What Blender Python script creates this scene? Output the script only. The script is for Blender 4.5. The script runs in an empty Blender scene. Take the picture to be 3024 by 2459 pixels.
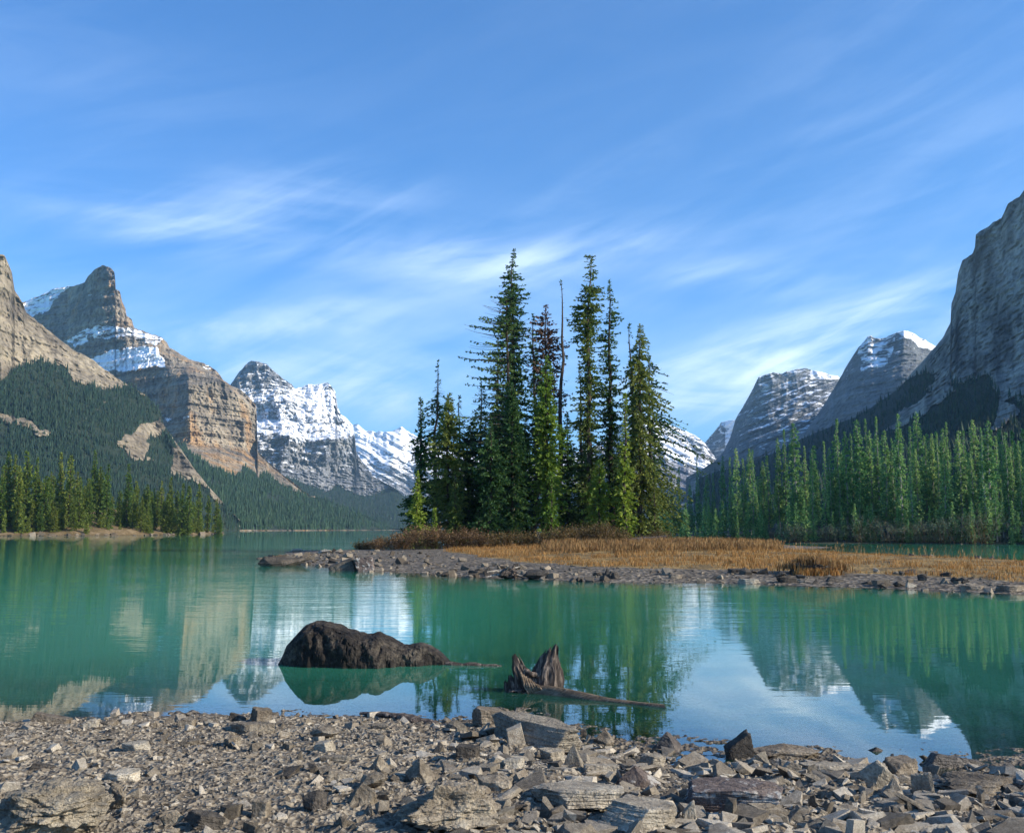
import bpy, bmesh, math, random
import numpy as np
from mathutils import Vector
R = math.radians
random.seed(7); rng = np.random.default_rng(7)
scene = bpy.context.scene
COL = scene.collection

# ------------------------------------------------------------------ camera
CAM_H = 1.75
PITCH = math.atan(332 / 3033.0)
cam_d = bpy.data.cameras.new("camera"); cam = bpy.data.objects.new("camera", cam_d); COL.objects.link(cam)
cam_d.sensor_fit = 'HORIZONTAL'; cam_d.sensor_width = 36.0; cam_d.lens = 36.0 * 3033 / 3024
cam.location = (0, 0, CAM_H); cam.rotation_euler = (R(90) + PITCH, 0, 0)
cam_d.clip_start = 0.05; cam_d.clip_end = 40000
scene.camera = cam

# ------------------------------------------------------------------ sky and sun
SUN_AZ, SUN_EL = 105.0, 27.0          # degrees: azimuth clockwise from +Y
SKY_STRENGTH = 0.10
world = bpy.data.worlds.new("World"); scene.world = world; world.use_nodes = True
wn, wl = world.node_tree.nodes, world.node_tree.links
wn.clear()
def N(tree_nodes, typ, **kw):
    n = tree_nodes.new(typ)
    for k, v in kw.items():
        if k == 'inp':
            for a, b in v.items(): n.inputs[a].default_value = b
        else: setattr(n, k, v)
    return n
wo = N(wn, 'ShaderNodeOutputWorld'); bg = N(wn, 'ShaderNodeBackground'); bg.inputs[1].default_value = SKY_STRENGTH
sky = N(wn, 'ShaderNodeTexSky'); sky.sky_type = 'NISHITA'; sky.sun_disc = False
sky.sun_elevation = R(SUN_EL); sky.sun_rotation = R(SUN_AZ); sky.altitude = 1600; sky.air_density = 1.0; sky.dust_density = 0.7; sky.ozone_density = 2.2
tc = N(wn, 'ShaderNodeTexCoord'); sep = N(wn, 'ShaderNodeSeparateXYZ'); wl.new(tc.outputs['Generated'], sep.inputs[0])
nv = N(wn, 'ShaderNodeVectorMath', operation='NORMALIZE'); wl.new(tc.outputs['Generated'], nv.inputs[0]); wl.new(nv.outputs[0], sep.inputs[0])
az_ = N(wn, 'ShaderNodeMath', operation='ARCTAN2'); wl.new(sep.outputs[0], az_.inputs[0]); wl.new(sep.outputs[1], az_.inputs[1])
el_ = N(wn, 'ShaderNodeMath', operation='ARCSINE'); wl.new(sep.outputs[2], el_.inputs[0])
cb = N(wn, 'ShaderNodeCombineXYZ'); wl.new(az_.outputs[0], cb.inputs[0]); wl.new(el_.outputs[0], cb.inputs[1])
def wmath(op, a, b, clamp=False):
    m = N(wn, 'ShaderNodeMath', operation=op, use_clamp=clamp)
    for q, v in ((0, a), (1, b)):
        if isinstance(v, (int, float)): m.inputs[q].default_value = v
        else: wl.new(v, m.inputs[q])
    return m.outputs[0]
def wisps(rot, sc, detail, dist, lo, hi, seed, rough=.6):
    """feathered cirrus: noise stretched along a slanting direction of the sky"""
    mp = N(wn, 'ShaderNodeMapping'); mp.inputs['Rotation'].default_value = (0, 0, R(rot)); wl.new(cb.outputs[0], mp.inputs[0])
    m2 = N(wn, 'ShaderNodeMapping'); m2.inputs['Scale'].default_value = sc; m2.inputs['Location'].default_value = (seed, seed * .7, seed); wl.new(mp.outputs[0], m2.inputs[0])
    nz = N(wn, 'ShaderNodeTexNoise'); nz.inputs['Scale'].default_value = 1.0; nz.inputs['Detail'].default_value = detail
    nz.inputs['Roughness'].default_value = rough; nz.inputs['Distortion'].default_value = dist; wl.new(m2.outputs[0], nz.inputs['Vector'])
    mr = N(wn, 'ShaderNodeMapRange', interpolation_type='SMOOTHSTEP'); mr.inputs[1].default_value = lo; mr.inputs[2].default_value = hi
    wl.new(nz.outputs['Fac'], mr.inputs[0]); return mr.outputs[0]
def patch(px_, py_, L_, W_, rot, amt):
    """where a bank of cirrus stands in the sky (azimuth, elevation)"""
    a0 = math.atan((px_ - 1067.5) / 2141.); e0 = math.atan((868 - py_) / 2141.) + PITCH
    mp = N(wn, 'ShaderNodeMapping'); mp.vector_type = 'TEXTURE'; mp.inputs['Location'].default_value = (a0, e0, 0)
    mp.inputs['Rotation'].default_value = (0, 0, R(rot)); mp.inputs['Scale'].default_value = (L_ / 2141., W_ / 2141., 1); wl.new(cb.outputs[0], mp.inputs[0])
    ln = N(wn, 'ShaderNodeVectorMath', operation='LENGTH'); wl.new(mp.outputs[0], ln.inputs[0])
    mr = N(wn, 'ShaderNodeMapRange', interpolation_type='SMOOTHSTEP'); mr.inputs[1].default_value = 1.0; mr.inputs[2].default_value = 0.0; mr.inputs[3].default_value = 0; mr.inputs[4].default_value = amt
    wl.new(ln.outputs['Value'], mr.inputs[0]); return mr.outputs[0]
w1 = wisps(-14, (3.2, 17., 1), 9, .9, .36, .74, 3.1); w2 = wisps(-27, (4.0, 30., 1), 8, .5, .36, .76, 7.7); w3 = wisps(4, (1.6, 9.5, 1), 9, 1.1, .40, .80, 1.7)
tex_ = wmath('ADD', wmath('MULTIPLY', w1, .34), wmath('MULTIPLY', w2, .20)); tex_ = wmath('ADD', tex_, wmath('MULTIPLY', w3, .24), True)
low_ = N(wn, 'ShaderNodeMapRange', interpolation_type='SMOOTHSTEP'); wl.new(el_.outputs[0], low_.inputs[0])
low_.inputs[1].default_value = .02; low_.inputs[2].default_value = .40; low_.inputs[3].default_value = .60; low_.inputs[4].default_value = .05
tot = low_.outputs[0]
for q in ((560, 450, 460, 110, 8, .95), (250, 500, 420, 80, -8, .6), (820, 530, 520, 75, -4, .55), (1230, 520, 420, 80, 8, .6), (1010, 560, 300, 110, 0, .45), (1700, 750, 620, 115, 13, 2.6), (1500, 820, 420, 90, 8, 1.8), (640, 800, 420, 90, 4, 1.9), (820, 850, 320, 60, -3, 1.3), (560, 690, 420, 60, 12, .8), (1550, 590, 330, 60, -6, .5),
          (1900, 420, 620, 260, 20, .20), (1950, 120, 500, 220, 20, .14), (150, 250, 700, 300, -5, .10), (700, 700, 700, 90, 6, .35), (1250, 380, 500, 60, 22, .25)):
    tot = wmath('ADD', tot, patch(*q))
mD_ = wmath('MULTIPLY', tex_, tot, True)
class mD: outputs = [mD_]
tint = N(wn, 'ShaderNodeMix', data_type='RGBA', blend_type='MULTIPLY'); tint.inputs[0].default_value = 1.0
SKY_TINT = (0.46, 0.92, 1.36, 1); CLOUD = (7.2, 8.5, 10.2, 1)
wl.new(sky.outputs[0], tint.inputs[6]); tint.inputs[7].default_value = SKY_TINT
mx = N(wn, 'ShaderNodeMix', data_type='RGBA'); wl.new(mD.outputs[0], mx.inputs[0]); wl.new(tint.outputs[2], mx.inputs[6]); mx.inputs[7].default_value = CLOUD
wl.new(mx.outputs[2], bg.inputs[0]); wl.new(bg.outputs[0], wo.inputs[0])

sd_ = bpy.data.lights.new("sun", 'SUN'); sd_.energy = 5.0; sd_.angle = R(0.53); sd_.color = (1.0, 0.91, 0.77)
sun = bpy.data.objects.new("sun", sd_); COL.objects.link(sun)
sdir = Vector((math.sin(R(SUN_AZ)) * math.cos(R(SUN_EL)), math.cos(R(SUN_AZ)) * math.cos(R(SUN_EL)), math.sin(R(SUN_EL))))
sun.rotation_euler = sdir.to_track_quat('Z', 'Y').to_euler(); sun.location = (300, 50, 300)
scene.view_settings.view_transform = 'Standard'; scene.view_settings.look = 'None'
scene.view_settings.exposure = 0.82; scene.view_settings.gamma = 1.0
cy = scene.cycles
cy.use_denoising = True; cy.max_bounces = 6; cy.diffuse_bounces = 2; cy.glossy_bounces = 3; cy.transmission_bounces = 4
cy.transparent_max_bounces = 8; cy.volume_bounces = 0; cy.use_adaptive_sampling = True; cy.adaptive_threshold = 0.02

# ------------------------------------------------------------------ pixel helper (photo coordinates on a 2135 x 1736 grid)
F = 2141.0; CX, CY = 1067.5, 868.0
cp, sp_ = math.cos(PITCH), math.sin(PITCH)
def ray(x, y):
    a = (np.asarray(x, float) - CX) / F; b = (CY - np.asarray(y, float)) / F
    return a, cp - b * sp_, sp_ + b * cp
def at(x, y, Y):
    """world point seen at photo position (x, y) at distance Y"""
    a, b, c = ray(x, y); t = np.asarray(Y, float) / b
    return a * t, np.asarray(Y, float) + 0 * t, CAM_H + c * t
def on_z(x, y, z=0.0):
    a, b, c = ray(x, y); t = (z - CAM_H) / c
    return float(a * t), float(b * t)

# ------------------------------------------------------------------ noise
def _h(ix, iy, iz, seed):
    n = (ix.astype(np.int64) * 374761393 + iy.astype(np.int64) * 668265263 + iz.astype(np.int64) * 2147483647 + seed * 1274126177) & 0xFFFFFFFF
    n = ((n ^ (n >> 13)) * 1274126177) & 0xFFFFFFFF
    n = ((n ^ (n >> 16)) * 2246822519) & 0xFFFFFFFF
    return ((n ^ (n >> 15)) & 0xFFFFFF) / float(0xFFFFFF)
def vnoise(x, y, z, seed=0):
    x, y, z = np.broadcast_arrays(np.asarray(x, float), np.asarray(y, float), np.asarray(z, float))
    ix, iy, iz = np.floor(x), np.floor(y), np.floor(z)
    fx, fy, fz = x - ix, y - iy, z - iz
    fx, fy, fz = [f * f * f * (f * (f * 6 - 15) + 10) for f in (fx, fy, fz)]
    r = 0
    for a in (0, 1):
        for b in (0, 1):
            for c in (0, 1):
                w = (fx if a else 1 - fx) * (fy if b else 1 - fy) * (fz if c else 1 - fz)
                r = r + w * _h(ix + a, iy + b, iz + c, seed)
    return r * 2 - 1
def fbm(x, y, z=0.0, o=4, seed=0, g=.5):
    r = 0; a = 1; s = 0; f = 1
    for i in range(o):
        r = r + a * vnoise(np.asarray(x) * f, np.asarray(y) * f, np.asarray(z) * f, seed + i * 17); s += a; a *= g; f *= 2.03
    return r / s
def ridged(x, y, z=0.0, o=4, seed=0):
    r = 0; a = 1; s = 0; f = 1
    for i in range(o):
        r = r + a * (1 - np.abs(vnoise(np.asarray(x) * f, np.asarray(y) * f, np.asarray(z) * f, seed + i * 31)) * 2); s += a; a *= .5; f *= 2.1
    return r / s
def sst(a, b, x):
    t = np.clip((x - a) / (b - a), 0, 1); return t * t * (3 - 2 * t)

# ------------------------------------------------------------------ objects
def tag(o, label=None, cat=None, group=None, kind=None):
    if label: o['label'] = label
    if cat: o['category'] = cat
    if group: o['group'] = group
    if kind: o['kind'] = kind
    return o
def mesh_np(name, V, Fc, mat=None, parent=None, smooth=False, attrs=None):
    V = np.asarray(V, np.float32); Fc = np.asarray(Fc, np.int32)
    me = bpy.data.meshes.new(name); n = Fc.shape[1]
    me.vertices.add(len(V)); me.vertices.foreach_set('co', V.ravel())
    me.loops.add(Fc.size); me.loops.foreach_set('vertex_index', Fc.ravel())
    me.polygons.add(len(Fc)); me.polygons.foreach_set('loop_start', np.arange(0, Fc.size, n, dtype=np.int32))
    me.polygons.foreach_set('loop_total', np.full(len(Fc), n, np.int32))
    me.polygons.foreach_set('use_smooth', np.full(len(Fc), bool(smooth)))
    me.update(calc_edges=True)
    for k, v in (attrs or {}).items():
        at_ = me.attributes.new(k, 'FLOAT', 'POINT'); at_.data.foreach_set('value', np.asarray(v, np.float32).ravel())
    if mat: me.materials.append(mat)
    o = bpy.data.objects.new(name, me); COL.objects.link(o)
    if parent: o.parent = parent
    return o
def empty(name, loc=(0, 0, 0), rz=0.0):
    o = bpy.data.objects.new(name, None); COL.objects.link(o); o.location = loc; o.rotation_euler = (0, 0, rz); o.empty_display_size = .2
    return o
def grid_faces(nr, nc):
    i = np.arange(nr - 1)[:, None] * nc + np.arange(nc - 1)[None, :]
    return np.stack([i, i + 1, i + 1 + nc, i + nc], -1).reshape(-1, 4)

# ------------------------------------------------------------------ materials
def newmat(name):
    m = bpy.data.materials.new(name); m.use_nodes = True
    nt = m.node_tree; nt.nodes.clear()
    out = N(nt.nodes, 'ShaderNodeOutputMaterial'); b = N(nt.nodes, 'ShaderNodeBsdfPrincipled'); nt.links.new(b.outputs[0], out.inputs[0])
    b.inputs['Roughness'].default_value = .9; b.inputs['Specular IOR Level'].default_value = .25
    return m, nt, b, out
def noise(nt, vec, scale, detail=4, rough=.55, dist=0.0):
    n = N(nt.nodes, 'ShaderNodeTexNoise'); n.inputs['Scale'].default_value = scale; n.inputs['Detail'].default_value = detail
    n.inputs['Roughness'].default_value = rough; n.inputs['Distortion'].default_value = dist
    if vec: nt.links.new(vec, n.inputs['Vector'])
    return n.outputs['Fac']
def mapping(nt, sc=(1, 1, 1), src='Object', rot=(0, 0, 0)):
    t = N(nt.nodes, 'ShaderNodeTexCoord'); m = N(nt.nodes, 'ShaderNodeMapping'); m.inputs['Scale'].default_value = sc; m.inputs['Rotation'].default_value = rot
    nt.links.new(t.outputs[src], m.inputs[0]); return m.outputs[0]
def ramp(nt, fac, stops):
    r = N(nt.nodes, 'ShaderNodeValToRGB'); nt.links.new(fac, r.inputs[0]); e = r.color_ramp.elements
    e[0].position, e[0].color = stops[0][0], (*stops[0][1], 1); e[1].position, e[1].color = stops[-1][0], (*stops[-1][1], 1)
    for p, c in stops[1:-1]:
        q = e.new(p); q.color = (*c, 1)
    return r.outputs[0]
def mixc(nt, fac, a, b, mode='MIX'):
    m = N(nt.nodes, 'ShaderNodeMix', data_type='RGBA', blend_type=mode)
    for s, i in ((fac, 0), (a, 6), (b, 7)):
        if isinstance(s, (int, float)): m.inputs[i].default_value = s
        elif isinstance(s, tuple): m.inputs[i].default_value = (*s, 1)
        else: nt.links.new(s, m.inputs[i])
    return m.outputs[2]
def math_(nt, op, a, b=None, clamp=False):
    m = N(nt.nodes, 'ShaderNodeMath', operation=op, use_clamp=clamp)
    for s, i in ((a, 0), (b, 1)):
        if s is None: continue
        if isinstance(s, (int, float)): m.inputs[i].default_value = s
        else: nt.links.new(s, m.inputs[i])
    return m.outputs[0]
def maprange(nt, v, a, b, c=0.0, d=1.0):
    m = N(nt.nodes, 'ShaderNodeMapRange'); nt.links.new(v, m.inputs[0])
    for i, q in enumerate((a, b, c, d)): m.inputs[i + 1].default_value = q
    return m.outputs[0]
def bump(nt, b, h, strength, dist, prev=None):
    n = N(nt.nodes, 'ShaderNodeBump'); n.inputs['Strength'].default_value = strength; n.inputs['Distance'].default_value = dist
    nt.links.new(h, n.inputs['Height'])
    if prev is not None: nt.links.new(prev, n.inputs['Normal'])
    if b is not None: nt.links.new(n.outputs[0], b.inputs['Normal'])
    return n.outputs[0]
def attr(nt, name):
    a = N(nt.nodes, 'ShaderNodeAttribute'); a.attribute_name = name; return a.outputs['Fac']

def mountain_mat(name, dark, mid, light, bumpd=6.0, dip=0.0, ochre=None, floor=(.020, .032, .018), lay=.05, ws=.45):
    m, nt, b, out = newmat(name)
    p = mapping(nt)
    strata = noise(nt, mapping(nt, (.0035, .0035, lay), rot=(0, dip, 0)), 1.0, 6, .62)
    cu = N(nt.nodes, 'ShaderNodeCombineXYZ'); nt.links.new(math_(nt, 'MULTIPLY', attr(nt, 'u'), .075), cu.inputs[0]); pz = N(nt.nodes, 'ShaderNodeSeparateXYZ'); nt.links.new(p, pz.inputs[0]); nt.links.new(math_(nt, 'MULTIPLY', pz.outputs[2], .010), cu.inputs[2])
    streak = noise(nt, cu.outputs[0], 1.0, 6, .65, .3)
    blot = noise(nt, p, .012, 6, .6)
    f = math_(nt, 'ADD', math_(nt, 'MULTIPLY', strata, ws), math_(nt, 'ADD', math_(nt, 'MULTIPLY', streak, .80 - ws), math_(nt, 'MULTIPLY', blot, .30)))
    col = ramp(nt, f, [(.41, dark), (.51, mid), (.64, light)])
    if ochre:
        o = maprange(nt, noise(nt, mapping(nt, (.02, .02, .006)), 1.0, 4, .5), .50, .64)
        col = mixc(nt, math_(nt, 'MULTIPLY', o, .8), col, ochre)
    fine = noise(nt, p, .16, 5, .65)
    vo = N(nt.nodes, 'ShaderNodeTexVoronoi'); vo.feature = 'DISTANCE_TO_EDGE'; vo.inputs['Scale'].default_value = 1.0; nt.links.new(mapping(nt, (.055, .055, .028), rot=(0, dip, 0)), vo.inputs['Vector'])
    crk = maprange(nt, math_(nt, 'ADD', vo.outputs[0], math_(nt, 'MULTIPLY', math_(nt, 'SUBTRACT', fine, .5), .25)), 0, .12, .62, 1.0)
    col = mixc(nt, 1.0, col, crk, 'MULTIPLY')
    col = mixc(nt, 1.0, col, ramp(nt, fine, [(.3, (.70, .70, .70)), (.7, (1.25, 1.25, 1.25))]), 'MULTIPLY')
    fo = maprange(nt, math_(nt, 'ADD', attr(nt, 'forest'), math_(nt, 'MULTIPLY', math_(nt, 'SUBTRACT', fine, .5), .7)), .42, .56)
    col = mixc(nt, fo, col, floor)
    sfine = noise(nt, mapping(nt, (.03, .03, .12), rot=(0, dip, 0)), 1.0, 7, .68)
    sn = maprange(nt, math_(nt, 'ADD', attr(nt, 'snow'), math_(nt, 'MULTIPLY', math_(nt, 'SUBTRACT', sfine, .5), 1.3)), .46, .54)
    col = mixc(nt, sn, col, (.90, .91, .93))
    nt.links.new(col, b.inputs['Base Color'])
    streak = math_(nt, 'ADD', streak, math_(nt, 'MULTIPLY', crk, .35))
    h = math_(nt, 'ADD', math_(nt, 'MULTIPLY', streak, .8), math_(nt, 'ADD', math_(nt, 'MULTIPLY', strata, ws * 2.2), math_(nt, 'MULTIPLY', fine, .6)))
    inv = math_(nt, 'SUBTRACT', 1.0, math_(nt, 'MULTIPLY', sn, .8))
    bump(nt, b, math_(nt, 'MULTIPLY', h, inv), .9, bumpd)
    return m

# ------------------------------------------------------------------ mountains
def interp(poly, x, i): 
    a = np.array(poly, float); return np.interp(x, a[:, 0], a[:, i])
MOUNT = {}
def mountain(name, levels, mat, x0, x1, nc, nr, gully=20., gl=60., strata=0., sper=40., dip=0., snow=None, forest=None, jag=2.0, seed=1, back=500., rough=.25, vst=3.5):
    """levels: polylines of (photo x, photo y, distance) from the foot to the crest; the surface between them is real terrain with gullies and ledges"""
    xs = np.linspace(x0, x1, nc)
    ly = []; lY = []
    for L in levels:
        ly.append(interp(L, xs, 1)); lY.append(interp(L, xs, 2))
    ly = np.array(ly); lY = np.array(lY)
    crest = ly[-1].copy()
    cj = jag * (fbm(xs / 9., 0 * xs, 0, 4, seed + 5) * .8 + fbm(xs / 38., 0 * xs, 0, 2, seed + 9) * .8)
    for k in range(len(levels) - 2, -1, -1):
        over = ly[k] < ly[k + 1] + .5
        ly[k] = np.where(over, ly[k + 1] + .5, ly[k]); lY[k] = np.where(over, np.minimum(lY[k], lY[k + 1]), lY[k])
    ly[-1] += cj
    # dense vertical parameter, spread by photo height
    ts = np.linspace(0, 1, nr)
    PY = np.zeros((nr, nc)); YY = np.zeros((nr, nc))
    for j in range(nc):
        yy = ly[:, j]; span = np.concatenate([[0], np.cumsum(np.abs(np.diff(yy)) + .5)]); span /= span[-1]
        PY[:, j] = np.interp(ts, span, yy); YY[:, j] = np.interp(ts, span, lY[:, j])
    PX = np.broadcast_to(xs, (nr, nc)).copy()
    X, Y, Z = at(PX, PY, YY)
    cover = ts[:, None] ** .5
    edge = np.sin(np.pi * np.clip(ts, 0, 1))[:, None] * .5 + .5
    U = (PX - CX) / F * YY.mean()
    g = ridged(U / gl + .35 * fbm(U / gl, Z / (gl * 2), 0, 2, seed), Z / (gl * vst), 0 * Z + .5, 5, seed + 2)
    g2 = fbm(X / (gl * .25), Z / (gl * .25), Y / (gl * .3), 4, seed + 3)
    zz = Z + dip * X + 14 * fbm(X / 150., Z / 150., 0, 2, seed + 4)
    lam = sper * (1 + .0 * zz)
    ph = zz / lam
    st = np.sin(2 * np.pi * ph) + .5 * np.sin(2 * np.pi * ph * 2.37 + 1.3) + .3 * np.sin(2 * np.pi * ph * 5.1 + .4)
    fm = forest(PX, PY, Z, seed) if forest else np.zeros_like(Z)
    soft = 1 - .75 * np.clip(fm, 0, 1)
    dY = (-gully * g * cover * soft - gully * rough * g2 * soft + strata * st * soft)
    YY2 = YY + dY
    X, Y, Z = at(PX, PY, YY2)
    # back slope
    bx, by, bz = [], [], []
    for q, (dd, hh) in enumerate(((.12, .90), (.4, .6), (1., -.02))):
        yb = Y[-1] + back * dd; bx.append(X[-1] * yb / Y[-1]); by.append(yb); bz.append(np.maximum(Z[-1], 1) * hh - (3 if q == 2 else 0))
    X = np.vstack([X, bx]); Y = np.vstack([Y, by]); Z = np.vstack([Z, bz])
    n2 = nr + 3
    # foot skirt below the water
    X = np.vstack([X[:1] * .97, X]); Y = np.vstack([Y[:1] * .97, Y]); Z = np.vstack([np.full((1, nc), -3.), Z]); n2 += 1
    V = np.stack([X, Y, Z], -1)
    dv = np.gradient(V, axis=0); du = np.gradient(V, axis=1); nn = np.cross(du, dv); nn /= np.linalg.norm(nn, axis=-1, keepdims=True) + 1e-9
    nzv = np.abs(nn[..., 2])
    pad = lambda a, v=0.: np.vstack([a[:1], a, np.repeat(a[-1:], 3, 0)])
    PXp, PYp = pad(PX), pad(PY)
    sn = snow(PXp, PYp, Z, nzv, seed) if snow else np.zeros_like(Z)
    fo = pad(fm)
    o = mesh_np(name, V.reshape(-1, 3), grid_faces(n2, nc), mat, smooth=True, attrs={'snow': sn, 'forest': fo, 'u': pad(U)})
    tag(o, kind='structure')
    MOUNT[len(MOUNT)] = (V[1:nr + 1], PX, PY, fm)
    return o

def inside(px, py, poly):
    """soft distance-free point-in-polygon (photo coordinates)"""
    c = np.zeros(px.shape, bool); P = poly
    for i in range(len(P)):
        (xa, ya), (xb, yb) = P[i], P[i - 1]
        if ya == yb: continue
        cond = ((ya > py) != (yb > py)) & (px < (xb - xa) * (py - ya) / (yb - ya) + xa)
        c ^= cond
    return c
def warp(px, py, amt, sc, seed):
    return px + amt * fbm(px / sc, py / sc, 3.3, 3, seed + 40), py + amt * fbm(px / sc, py / sc, 7.7, 3, seed + 60)

T = .0
m_left = mountain_mat('ochre_scree_rock', (.070, .057, .042), (.200, .162, .112), (.34, .28, .19), 4.0)
m_castle = mountain_mat('banded_cliff_rock', (.058, .052, .046), (.190, .156, .115), (.38, .31, .215), 6.0, ochre=(.40, .235, .10))
m_snowy = mountain_mat('grey_limestone', (.075, .085, .10), (.18, .185, .195), (.34, .33, .31), 7.0)
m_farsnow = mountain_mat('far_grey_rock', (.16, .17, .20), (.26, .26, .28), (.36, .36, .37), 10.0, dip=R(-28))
m_tilt = mountain_mat('tilted_strata_rock', (.050, .058, .066), (.115, .125, .135), (.23, .24, .25), 9.0, dip=R(24), lay=.08)
m_peak = mountain_mat('blue_grey_rock', (.060, .068, .072), (.13, .137, .14), (.22, .225, .225), 7.0)
m_wall = mountain_mat('dark_wall_rock', (.060, .054, .047), (.22, .195, .162), (.46, .41, .33), 9.0, ws=.12)

# left mountain: cliff top, scree, wooded foot
def f_left(px, py, z, s):
    wx, wy = warp(px, py, 16, 28, s)
    a = inside(wx, wy, [(-200, 860), (-20, 800), (30, 770), (75, 757), (120, 752), (150, 790), (205, 812), (260, 800), (330, 840), (350, 900), (380, 940), (420, 1000), (520, 1110), (-200, 1110)]).astype(float)
    bare = inside(wx, wy, [(290, 887), (330, 875), (345, 890), (300, 925), (318, 950), (280, 958), (262, 940), (243, 932), (275, 905)]) | inside(wx, wy, [(0, 860), (60, 880), (110, 905), (105, 915), (40, 890), (0, 878)]) \
        | inside(wx, wy, [(365, 935), (385, 925), (402, 950), (400, 975), (430, 1000), (410, 1008), (385, 1010), (362, 985)])
    return np.where(bare, 0.0, a * (.75 + .25 * fbm(px / 12., py / 12., 0, 3, 77)))
mountain('mountain', [
    [(-220, 1104, 560), (0, 1104, 600), (200, 1104, 660), (350, 1104, 760), (500, 1105, 880)],
    [(-220, 960, 740), (0, 960, 770), (200, 965, 830), (350, 990, 900), (430, 1040, 900), (500, 1090, 890)],
    [(-220, 780, 880), (0, 800, 900), (120, 790, 950), (222, 830, 980), (300, 880, 1000), (345, 935, 1010), (400, 985, 960), (500, 1085, 890)],
    [(-220, 560, 960), (-60, 640, 950), (0, 668, 960), (30, 690, 985), (60, 720, 990), (108, 745, 1010), (192, 790, 1030), (302, 860, 1040), (343, 900, 1030), (380, 945, 1000), (500, 1084, 892)],
    [(-220, 380, 1010), (-60, 480, 990), (-20, 515, 985), (0, 531, 985), (10, 534, 990), (25, 567, 1010), (31, 605, 1020), (48, 630, 1030), (54, 650, 1040), (108, 693, 1060), (151, 729, 1075), (192, 749, 1085), (222, 774, 1090), (252, 792, 1090), (302, 822, 1080), (333, 855, 1070), (343, 887, 1050), (373, 930, 1030), (402, 972, 1000), (440, 1020, 960), (500, 1083, 895)],
], m_left, -220, 500, 420, 330, gully=13, gl=22, strata=2.0, sper=22, forest=f_left, seed=11, jag=2.5, rough=.45, back=500)

# castle mountain with tower, snow ledges, great cliff and scree
def s_castle(px, py, z, nz, s):
    wx, wy = warp(px, py, 9, 16, s)
    a = inside(wx, wy, [(45, 640), (60, 622), (150, 590), (140, 605), (118, 625), (100, 650), (60, 660)]) * .62
    b = inside(wx, wy, [(130, 710), (185, 680), (215, 682), (280, 683), (345, 705), (330, 722), (270, 705), (200, 705), (155, 722)]) * .56
    c = inside(wx, wy, [(185, 748), (225, 728), (300, 722), (330, 726), (345, 765), (300, 768), (250, 775), (215, 772)]) * .80
    d = inside(wx, wy, [(178, 612), (242, 606), (242, 611), (180, 617)]) * .5 + inside(wx, wy, [(218, 566), (240, 568), (240, 600), (234, 600)]) * .45
    e = inside(wx, wy, [(345, 868), (395, 868), (395, 874), (345, 876)]) * .5 + inside(wx, wy, [(420, 762), (440, 762), (438, 772), (425, 770)]) * .5
    return np.maximum.reduce([a, b, c, d, e]) 
def f_castle(px, py, z, s):
    wx, wy = warp(px, py, 7, 16, s)
    return inside(wx, wy, [(380, 925), (400, 945), (430, 968), (452, 977), (491, 995), (500, 985), (512, 972), (525, 985), (543, 1000), (545, 985), (556, 990), (582, 1006), (608, 1020), (644, 1036), (690, 1040), (764, 1070), (850, 1100), (850, 1115), (240, 1115), (240, 925)]).astype(float) * (py < 1104.2)
mountain('mountain', [
    [(240, 1105, 900), (460, 1106.3, 890), (620, 1105.5, 1100), (850, 1105, 1500)],
    [(240, 960, 1400), (400, 950, 1380), (452, 977, 1330), (491, 995, 1340), (543, 1000, 1420), (608, 1018, 1480), (644, 1035, 1480), (764, 1078, 1490), (850, 1104, 1510)],
    [(240, 915, 1640), (396, 925, 1560), (452, 930, 1600), (504, 935, 1680), (536, 945, 1740), (600, 1000, 1600), (850, 1104, 1512)],
    [(240, 868, 1740), (345, 872, 1660), (396, 871, 1585), (440, 873, 1640), (517, 880, 1720), (537, 890, 1780), (560, 975, 1700), (850, 1103, 1514)],
    [(240, 800, 1800), (345, 805, 1700), (393, 800, 1605), (400, 803, 1610), (466, 794, 1690), (529, 842, 1770), (537, 870, 1790), (850, 1103, 1514)],
    [(40, 770, 2000), (200, 765, 1880), (330, 765, 1750), (350, 768, 1735), (393, 775, 1690), (434, 774, 1740), (466, 794, 1700), (537, 860, 1795), (850, 1103, 1514)],
    [(40, 730, 2080), (130, 722, 1990), (240, 722, 1880), (325, 725, 1815), (348, 735, 1830), (393, 752, 1860), (451, 773, 1860), (537, 855, 1797), (850, 1103, 1514)],
    [(40, 690, 2130), (150, 690, 2010), (200, 675, 1950), (244, 668, 1920), (262, 668, 1940), (285, 690, 1935), (338, 705, 1915), (348, 720, 1900), (393, 750, 1900), (466, 794, 1850), (537, 850, 1798), (850, 1103, 1514)],
    [(40, 632, 2260), (73, 620, 2250), (113, 603, 2220), (141, 595, 2200), (151, 596, 2150), (176, 588, 2060), (183, 575, 2020), (199, 560, 1980), (214, 553.5, 1955), (227, 556, 1945), (238, 567, 1940), (240, 573, 1945), (241, 603, 1960), (250, 605, 1975), (255, 628, 1990), (262, 643, 2000), (264, 658, 2000), (275, 666, 1995), (280, 683, 1980), (290, 688, 1970), (338, 703, 1950), (348, 713.5, 1945), (353, 724, 1940), (393, 749, 1930), (434, 761, 1920), (451, 771.5, 1900), (466, 792, 1860), (486, 804, 1850), (504, 812, 1840), (529, 840, 1820), (535, 850, 1815), (537, 943, 1800), (556, 961, 1760), (592, 992, 1690), (644, 1033, 1600), (686, 1044, 1580), (764, 1076, 1550), (816, 1100, 1530), (850, 1102, 1516)],
], m_castle, 40, 850, 640, 340, gully=17, gl=20, strata=4.0, sper=24, snow=s_castle, forest=f_castle, seed=23, jag=2.6, rough=.5, back=600)

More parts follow.
